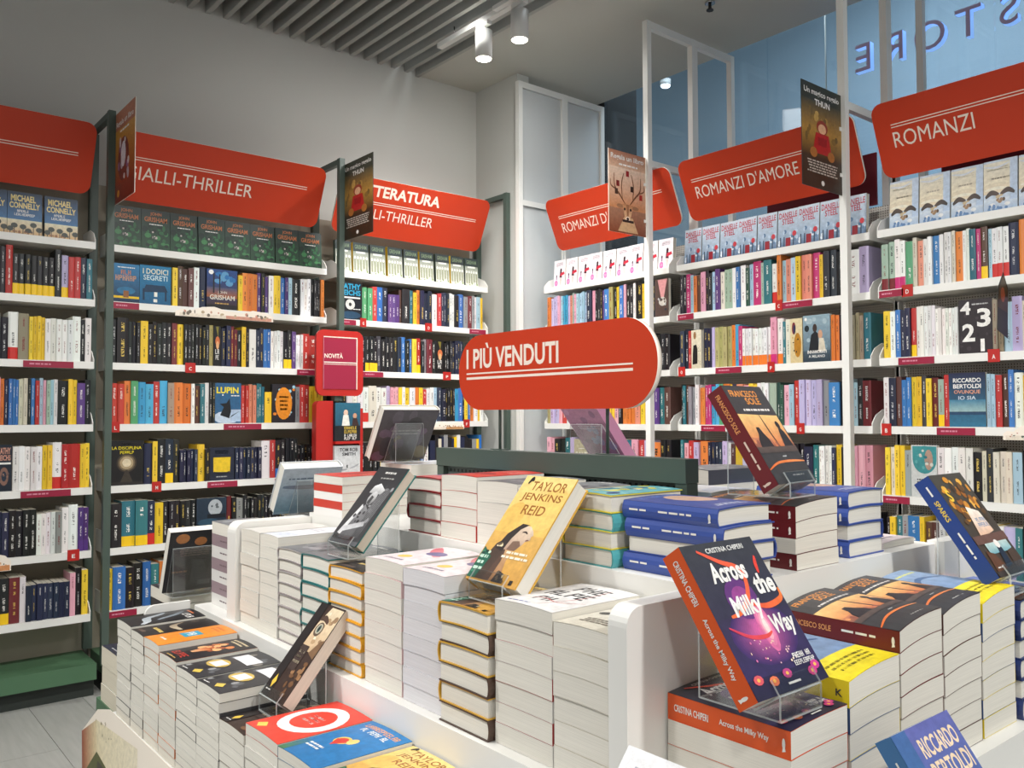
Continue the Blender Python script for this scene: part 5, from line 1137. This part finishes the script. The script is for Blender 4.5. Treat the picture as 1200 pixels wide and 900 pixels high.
G3 = 'books stacked on the upper tier'; L3X = 1.182
stack('with red board edges', 'L', (L3X, 1.855, Z3), 0.142, 0.205, even(0.135, 4), [(150, 40, 44)], 'bluered', True, group=G3, top_label='blue and red hardback topping the red-edged stack')
stack('under the red cover', 'L', (L3X, 1.708, Z3), 0.140, 0.205, even(0.147, 4), [(206, 70, 60)], 'redtop', group=G3, flips=[1]*4, top_label='red-covered paperback in front of the green panel')
stack('beside the red cover', 'L', (L3X, 1.564, Z3), 0.142, 0.205, even(0.14, 3), [(200, 198, 194)], 'greytop', group=G3, flips=[1]*3, top_label='grey-covered paperback behind the leaning gold book')
stack('behind the leaning gold book', 'L', (L3X, 1.418, Z3), 0.136, 0.205, even(0.136, 4), [(200, 198, 194)], 'greytop', group=G3, flips=[1]*4, top_label='grey paperback hidden partly by the leaning gold book')
stack('under the tropical cover', 'L', (L3X-0.003, 1.276, Z3), 0.134, 0.208, even(0.136, 4), [(80, 160, 164), (220, 206, 70)], 'tropic', True, group=G3, top_label='turquoise and yellow hardback beside the blue hardbacks')
SP_B = [('word', .06, .3), ('word', .36, .8), ('logo', .93)]
stack('of blue hardbacks at the corner', 'E', (1.205, 0.912, Z3), 0.150, 0.222, even(0.128, 4), [(52, 76, 150)], 'pier', True, spine=SP_B, flips=[0, 1, 0, 0], group=G3, jit=3.5, top_label='blue hardback topmost at the corner of the upper tier')
SP_S2 = [('word', .1, .5), ('word', .55, .86), ('logo', .94)]
zt_sole = stack('beneath the leaning sunset book', 'E', (1.422, 0.905, Z3), 0.145, 0.212, even(0.118, 4), [(96, 20, 26)], 'sunset', amp=0.010, kind='rise', spine=SP_S2, flips=[0, 1, 0, 1], group=G3, top_label='paperback lying topmost beneath the leaning sunset book')
stack('of blue hardbacks beside the sunset stack', 'E', (1.625, 0.915, Z3), 0.138, 0.215, even(0.132, 4), [(60, 84, 160)], 'pier', True, spine=SP_B, flips=[0, 1, 0, 0], group=G3, top_label='blue hardback topmost beside the sunset stack')
stack('of pale blue books behind the green panel end', 'E', (1.47, 1.135, Z3), 0.14, 0.21, even(0.125, 4), [(190, 206, 220)], 'curl', group=G3, flips=[1]*4, top_label='pale blue paperback behind the end of the green panel')
stack('of thin books at the far right', 'E', (1.79, 0.93, Z3), 0.14, 0.21, [0.012], [(230, 220, 222)], 'flower', group=G3, top_label='single thin pink-printed book lying beside the blue hardbacks')
stack('of dark books behind the green panel', 'W', (1.95, 1.35, Z3), 0.145, 0.21, even(0.15, 4), [(60, 60, 70)], 'greytop', group=G3, flips=[1]*4)
zt_pink = stack('beneath the leaning lilac book', 'W', (1.95, 1.72, Z3), 0.15, 0.21, even(0.13, 4), [(160, 110, 140)], 'lilacback', group=G3, flips=[1]*4)
stack('with red stripes on white spines', 'B', (1.385, 2.352, Z3), 0.215, 0.175, even(0.115, 5), [(232, 230, 226), (196, 60, 46)], 'redtop', group=G3, flips=[1]*5, amp=0.002, top_label='white and red book topping the red-striped stack at the far end')
# far end of the island
GF = 'books at the far end of the island'
SP_V = [('word', .3, .7)]
stack('with mauve spine labels', 'B', (1.12, 2.645, Z2), 0.145, 0.195, even(0.25, 7), [(222, 220, 216), (150, 130, 136)], 'greytop', group=GF, flips=[1]*7, amp=0.002, spine=SP_V, ink=(120, 100, 108), top_label='pale paperback topping the mauve-labelled stack')
stack('beneath the white and blue leaning book', 'B', (1.36, 2.645, Z2), 0.15, 0.2, even(0.25, 7), [(222, 220, 216)], 'curl', group=GF, flips=[1]*7)
zt_dk = stack('beneath the dark book leaning away', 'B', (1.07, 3.06, 0.395), 0.15, 0.21, even(0.35, 9), [(40, 40, 46)], 'darkback', group=GF, flips=[1]*9)
stack('on the green plinth at the far end', 'L', (0.765, 3.05, 0.395), 0.21, 0.15, [0.055, 0.06, 0.06], [(222, 214, 196), (120, 150, 166), (226, 220, 206)], 'navybox', group=GF, amp=0.002, page=(224, 216, 196), noun='thick book', top_label='thick navy-topped book on the green plinth at the far end')

# leaning books on clear easels
def leaning(label, fr, o, tilt, w, h, t, hard, cover, design, spine=None, ink=W_, page=PAGE, yaw=0.0, rest=None, easel_label=None, back=None, ew=0.1, plate=0.16):
    X, Y = FRAME[fr]; X = Vector(X); Y = Vector(Y); R_ = Matrix.Rotation(yaw, 3, 'Z'); X = R_ @ X; Y = R_ @ Y
    y = (Y*math.sin(tilt)+Vector((0, 0, 1))*math.cos(tilt)).normalized(); zn = X.cross(y)
    F = rot_frame(Vector(o)-zn*t, X, y)
    b = empty('leaning_book', mw=F); tag(b, label, 'book', 'books leaning on clear easels')
    cvm, pgm = book_meshes(w, h, t, hard, 0, 0)
    link('cover', cvm, b).color = lin(cover); link('page_block', pgm, b).color = lin(page)
    link('cover_print', print_mesh(design, w, h), b, loc=(0, 0, t))
    if back: link('back_print', print_mesh(back, w, h), b, mw=rot_frame((w, 0, 0.0), (-1, 0, 0), (0, 1, 0)))
    if spine: spine_print(b, rot_frame((-0.0002-(0.0052 if hard else 0), h, 0), (0, -1, 0), (0, 0, 1)), h, t, spine, ink)
    def clear(mb, name):
        me = mb.mesh(name, [M['acrylic'], M['acrylic_edge']])
        for f in me.polygons:
            vs = [me.vertices[i].co for i in f.vertices]
            if min((vs[i]-vs[i-1]).length for i in range(len(vs))) < 0.0035: f.material_index = 1
        return link(name, me, e)
    # easel
    e = empty('acrylic_easel', mw=F); tag(e, easel_label, 'book easel', 'clear acrylic book easels')
    x0, x1 = w/2-ew/2, w/2+ew/2; bl = min(plate, h*0.75); ez = -0.004 if back else -0.0015
    clear(MB().box((x0, -0.001, ez-0.003), (x1, bl, ez)), 'back_plate')
    clear(MB().box((x0, -0.0045, ez-0.003), (x1, -0.0015, t+0.007)), 'ledge')
    clear(MB().box((x0, -0.0045, t+0.0072), (x1, 0.02, t+0.0102)), 'lip')
    zr = rest+0.0036
    Fi = F.inverted()
    def leg(xl0, xl1):
        pts = []
        top = F @ Vector((0, bl, -0.003)); 
        q = MB(); P = []
        for xx in (xl0, xl1):
            a = F @ Vector((xx, bl-0.002, ez-0.0031)); a2 = a+Y*0.003
            P += [a, a2, Vector((a2.x, a2.y, zr+0.001)), Vector((a.x, a.y, zr+0.001))]
        n = q.pts([Fi @ p for p in P])
        for f in ((0, 1, 2, 3), (7, 6, 5, 4), (0, 4, 5, 1), (1, 5, 6, 2), (2, 6, 7, 3), (3, 7, 4, 0)): q.face([n+i for i in f])
        clear(q, 'rear_leg')
    leg(x0, x1)
    # base strip from the front lip to the rear leg
    A = F @ Vector((x0, -0.0045, t+0.0102)); B = F @ Vector((x0, bl, ez-0.0031)); dx = X*(x1-x0)
    A2 = Vector((A.x, A.y, zr+0.0005)); B2 = Vector((B.x, B.y, zr+0.0005)); up = Vector((0, 0, 0.0028))
    q = MB(); n = q.pts([Fi @ p for p in (A2, A2+dx, B2+dx, B2, A2+up, A2+dx+up, B2+dx+up, B2+up)])
    for f in ((0, 3, 2, 1), (4, 5, 6, 7), (0, 1, 5, 4), (1, 2, 6, 5), (2, 3, 7, 6), (3, 0, 4, 7)): q.face([n+i for i in f])
    clear(q, 'base_strip')
    C2 = F @ Vector((x0, -0.0045, t+0.0102)); 
    if C2.z-zr > 0.012:
        q = MB(); Yv = Y*0.003; n = q.pts([Fi @ p for p in (A2+up, A2+dx+up, A2+dx+Yv+up, A2+Yv+up, C2, C2+dx, C2+dx+Yv, C2+Yv)])
        for f in ((0, 3, 2, 1), (4, 5, 6, 7), (0, 1, 5, 4), (1, 2, 6, 5), (2, 3, 7, 6), (3, 0, 4, 7)): q.face([n+i for i in f])
        clear(q, 'front_riser')
T40 = math.radians(40); T35 = math.radians(35)
leaning('gold hardback with a bronze face leaning on a clear easel', 'L', (0.985, 1.342, 1.008), T40, 0.148, 0.246, 0.036, True, (214, 166, 66), 'taylor', rest=zt_gold+0.0035, easel_label='clear easel under the leaning gold hardback')
leaning('black and white photo book leaning on a clear easel', 'L', (0.985, 1.905, 1.017), T40, 0.136, 0.226, 0.028, True, (36, 112, 108), 'bwman', rest=Z2+0.2372, easel_label='clear easel under the leaning black and white photo book', page=(206, 196, 180))
leaning('brown owl-face book leaning over the lower tier', 'L', (0.80, 1.861, 0.702), T40, 0.112, 0.234, 0.03, False, (44, 36, 34), 'owl', rest=zt_owl+0.003, easel_label='clear easel under the leaning owl book', page=(206, 196, 180), ew=0.09, plate=0.125)
leaning('dark night-sky book with orange spine leaning on a clear easel', 'E', (0.978, 0.682, 0.94), T35, 0.172, 0.23, 0.036, False, (214, 84, 30), 'milky', spine=SP_M, rest=zt_milky+0.006, easel_label='clear easel under the leaning night-sky book')
leaning('sunset-cover book with dark red spine leaning on the upper tier', 'E', (1.392, 0.92, 1.19), T35-0.04, 0.152, 0.222, 0.036, False, (104, 22, 26), 'sunset', spine=SP_S, ink=(226, 200, 180), yaw=0.1, rest=zt_sole+0.01, easel_label='clear easel under the leaning sunset book')
leaning('autumn-forest book with blue spine leaning at the right edge', 'E', (1.735, 0.675, 1.012), T35, 0.15, 0.225, 0.034, False, (34, 62, 128), 'autumn', spine=[('word', .06, .2), ('SPARKS', .22, .42, (226, 196, 80)), ('word', .5, .82)], yaw=0.02, rest=zt_n+0.004, easel_label='clear easel under the leaning autumn book')
stack('beneath the leaning blue title book', 'E', (1.10, 0.425, Z1), 0.15, 0.205, even(0.23, 7), [(70, 100, 160)], 'blueword', group='books stacked on the near end of the lower tier', flips=[1]*7)
leaning('blue book with cream capitals leaning at the bottom edge', 'E', (1.105, 0.448, 0.726), T35, 0.162, 0.21, 0.026, False, (60, 108, 156), 'blueword', spine=[('word', .1, .5)], rest=Z1+0.2345, easel_label='clear easel under the leaning blue title book')
stack('beneath the leaning blush book', 'L', (L1X, 0.84, Z1), 0.15, 0.205, even(0.2, 6), [(220, 216, 214)], 'blush', group='books stacked on the near end of the lower tier', flips=[1]*6)
leaning('white book with lilac swirl leaning at the bottom edge', 'L', (0.756, 0.832, 0.702), T40, 0.125, 0.21, 0.026, False, (226, 224, 222), 'blush', rest=Z1+0.2045, easel_label='clear easel under the leaning white swirl book')
stack('of dark red books at the lower right corner', 'E', (1.262, 0.43, Z1), 0.145, 0.2, even(0.245, 7), [(110, 36, 34)], 'sunset', group='books stacked on the near end of the lower tier', flips=[0]*7)
# books facing the other sides of the island, seen from behind
leaning('dark book leaning away at the far end, its back cover showing', 'B', (1.05, 2.86, 0.769), math.radians(22), 0.165, 0.215, 0.03, False, (44, 42, 46), 'darkback', back='darkback', rest=zt_dk+0.001, easel_label='clear easel behind the dark book at the far end', ew=0.14)
leaning('white and blue book leaning away behind the far divider', 'B', (1.345, 2.62, 1.028), math.radians(30), 0.2, 0.17, 0.04, True, (206, 210, 214), 'seaback', back='seaback', rest=Z2+0.2505, easel_label='clear easel behind the white and blue book')
stack('beneath the dark picture book at the far end', 'B', (1.62, 2.375, Z3), 0.21, 0.18, even(0.14, 4), [(210, 206, 200)], 'curl', group=G3, flips=[1]*4, amp=0.0005)
leaning('dark picture book leaning away on the upper tier', 'B', (1.53, 2.335, 1.196), math.radians(30), 0.2, 0.18, 0.03, True, (214, 208, 196), 'nightback', back='nightback', rest=Z3+0.1435, easel_label='clear easel behind the dark picture book')
leaning('lilac book leaning away behind the green panel', 'W', (1.90, 1.735, 1.196), T40, 0.15, 0.225, 0.036, False, (190, 130, 160), 'lilacback', back='lilacback', rest=zt_pink+0.002, easel_label='clear easel behind the lilac book', ew=0.13)
leaning('white and black book lying back on the far side of the island', 'W', (1.83, 2.14, 1.12), math.radians(68), 0.15, 0.21, 0.02, False, (30, 30, 32), 'nightback', back='curl', rest=Z3+0.06, easel_label='clear easel beneath the white and black book', ew=0.12)

# promotional card tucked under the lower stacks
card = empty('shelf_card', mw=rot_frame((0.683, 2.90, 0.345), (0, -1, 0), (0.1, 0, 1))); tag(card, 'cream promotional card with red corner hanging below the lower tier', 'card')
P = [(-0.04, 0.0), (0.12, -0.3), (1.3, -0.3), (1.3, 0.13), (0.22, 0.13), (0.10, 0.10)]
MB().prism(P, 2, -0.001, 0.0).obj('sheet', M['cream'], card)
p = Print(1, 1, clip=False)
def blend(pts, cols):
    n = p._put(pts, [lin(c) for c in cols]); p.b.face(range(n, n+len(pts)))
CM = (232, 222, 196)
blend([(-0.04, 0.0), (0.12, -0.3), (0.24, -0.22), (0.10, 0.07)], [(150, 60, 30), (120, 50, 26), (214, 190, 140), (222, 206, 168)])
blend([(0.10, 0.07), (0.24, -0.22), (0.6, -0.22), (0.5, 0.1)], [(226, 214, 180), (220, 196, 150), CM, CM])
p.g([(0.06, -.08), (0.16, -.26), (0.30, -.27), (.36, -.16), (.29, -.03), (.14, -.01)], (84, 88, 40)); p.g([(0.16, -.03), (0.19, -.2), (0.34, -.16), (.28, -.035)], (52, 46, 38)); p.blobs(.2, -.17, .29, -.08, 9, [(150, 110, 100), (110, 80, 76), (170, 140, 130)], .008, .018); p.blobs(.08, .03, .3, .09, 9, [(150, 140, 110)], .002, .005); p.g([(.34, -.3), (.42, -.3), (.38, -.24)], (190, 50, 30))
link('card_print', p.mesh('card_print'), card, loc=(0, 0, 0))

# ------------------------------------------------------------------ red stand on the green post
nv = empty('new_titles_stand', (2.125, 4.25, 0.0)); tag(nv, 'red stand with rounded NOVITÀ sign on the green post', 'display stand')
sb = board(MB(), 0.285, 0.36, 0.045, 0.02).obj('sign_board', [M['redstand'], M['redstand']], nv, mw=rot_frame((0, 0, 1.428), (1, 0, 0), (0, 0, 1)))
MB().box((0.04, -0.003, 1.465), (0.245, -0.0005, 1.745)).obj('insert', M['maroon'], sb, mw=rot_frame((0, 0, 1.428), (1, 0, 0), (0, 0, 1)).inverted())
p = Print(0.285, 0.36); p.t('NOVITÀ', .16, .57, .55, .655, CR, .02); p.r(.15, .5, .86, .515, CR); p.r(.15, .475, .86, .483, CR); p.r(.845, .1, .865, .9, CR); p.r(.14, .885, .86, .9, CR); p.r(.135, .1, .145, .9, (196, 120, 140))
link('sign_print', p.mesh('sign_print'), sb, loc=(0, 0, 0.0032))
MB().box((0.12, 0.0205, 1.40), (0.165, 0.06, 1.70)).obj('sign_bracket', M['green'], nv)
P = rounded(0.0, 0.3, 0.10, 1.40, 0.03, 5, (0, 0, 0, 1)); MB().prism(P, 1, 0.0, 0.05).obj('side_panel', M['redstand'], nv)
MB().box((0.262, 0.0, 0.3), (0.285, 0.05, 1.36)).obj('side_panel', M['redstand'], nv)
MB().box((0.10, 0.04, 0.3), (0.262, 0.05, 1.38)).obj('back_panel', M['redstand'], nv)
for z in (1.165, 0.975, 0.76): MB().box((0.1005, -0.03, z), (0.2615, 0.039, z+0.014)).obj('tray', M['redstand'], nv)
for z, d, lb, tint in ((1.18, 'duo', 'teal book with two figures in the upper tray of the red stand', (40, 60, 70)), (0.99, 'snowfield', 'white book with grey capitals in the lower tray of the red stand', (200, 202, 202))):
    b = empty('face_out_book', (2.226 if d == 'snowfield' else 2.23, 4.235, z)); tag(b, lb, 'book', 'books in the red stand')
    w, h = (0.155, 0.21) if d == 'duo' else (0.158, 0.165)
    link('cover', face_book_mesh(w, h, 0.03), b).color = lin(tint); link('page_block', face_pages_mesh(w, h, 0.03), b).color = lin(PAGE)
    link('cover_print', print_mesh(d, w, h), b, mw=Matrix.Rotation(math.pi/2, 4, 'X'))

# paper wobblers on the shelf edges
def wobbler(label, o, xdir, w, h, cols):
    t = empty('shelf_strip', mw=rot_frame(o, xdir, (0, 0, 1))); tag(t, label, 'shelf strip', 'printed paper strips on shelf edges')
    P = [(0, 0), (w, 0), (w, h*.5), (w*.9, h*.8), (w*.78, h*.9), (w*.66, h*.6), (w*.5, h*.72), (w*.38, h), (w*.26, h*.9), (w*.16, h*.55), (w*.06, h*.6), (0, h*.4)]
    MB().prism(P, 2, -0.0012, 0).obj('strip', M['cream'], t)
    p = Print(w, h, len(label)); p.r(.04, .02, .5, .3, (226, 214, 196)); p.r(.5, .02, .98, .3, cols[0]); p.blobs(.06, .22, .94, .5, 26, cols, .006, .02); link('strip_print', p.mesh('strip_print'), t)
wobbler('cream scalloped paper strip on the shelf edge below the stormy cover', (1.443, FL-0.006, ZL[1]-0.05), (1, 0, 0), 0.525, 0.06, [(206, 150, 130), (120, 110, 96), (190, 170, 140)])
wobbler('brown printed paper strip on the shelf edge behind the leaning dark book', (2.98, FL-0.006, ZL[3]-0.05), (1, 0, 0), 0.28, 0.05, [(190, 140, 90), (110, 90, 60), (150, 120, 80)])
wobbler('cream printed paper strip at the right edge below the sea cover', (FR-0.006, 1.40, ZR[3]-0.05), (0, -1, 0), 0.24, 0.06, [(214, 170, 150), (90, 100, 90), (190, 120, 110)])
wobbler('cream printed paper strip at the left edge of the low shelf', (0.5, FL-0.006, ZL[5]-0.055), (1, 0, 0), 0.23, 0.085, [(206, 140, 90), (60, 70, 50), (220, 170, 120)])
lf = empty('shelf_flag', mw=rot_frame((3.55, 1.37, 1.615), (1, 0, 0), (0, 0, 1))); tag(lf, 'dark leaf-shaped paper flag sticking out from the ROMANZI shelves', 'shelf flag')
MB().prism([(0, .03), (.1, 0), (.112, .2), (.07, .26), (.02, .2)], 2, -0.001, 0.0).obj('flag_sheet', M['black'], lf)
p = Print(1, 1, clip=False); p.g([(.005, .12), (.105, .1), (.108, .19), (.07, .25), (.024, .19)], (70, 48, 30), (90, 66, 36)); p.e(.06, .17, .02, .03, (170, 80, 40)); link('flag_print', p.mesh('flag_print'), lf)
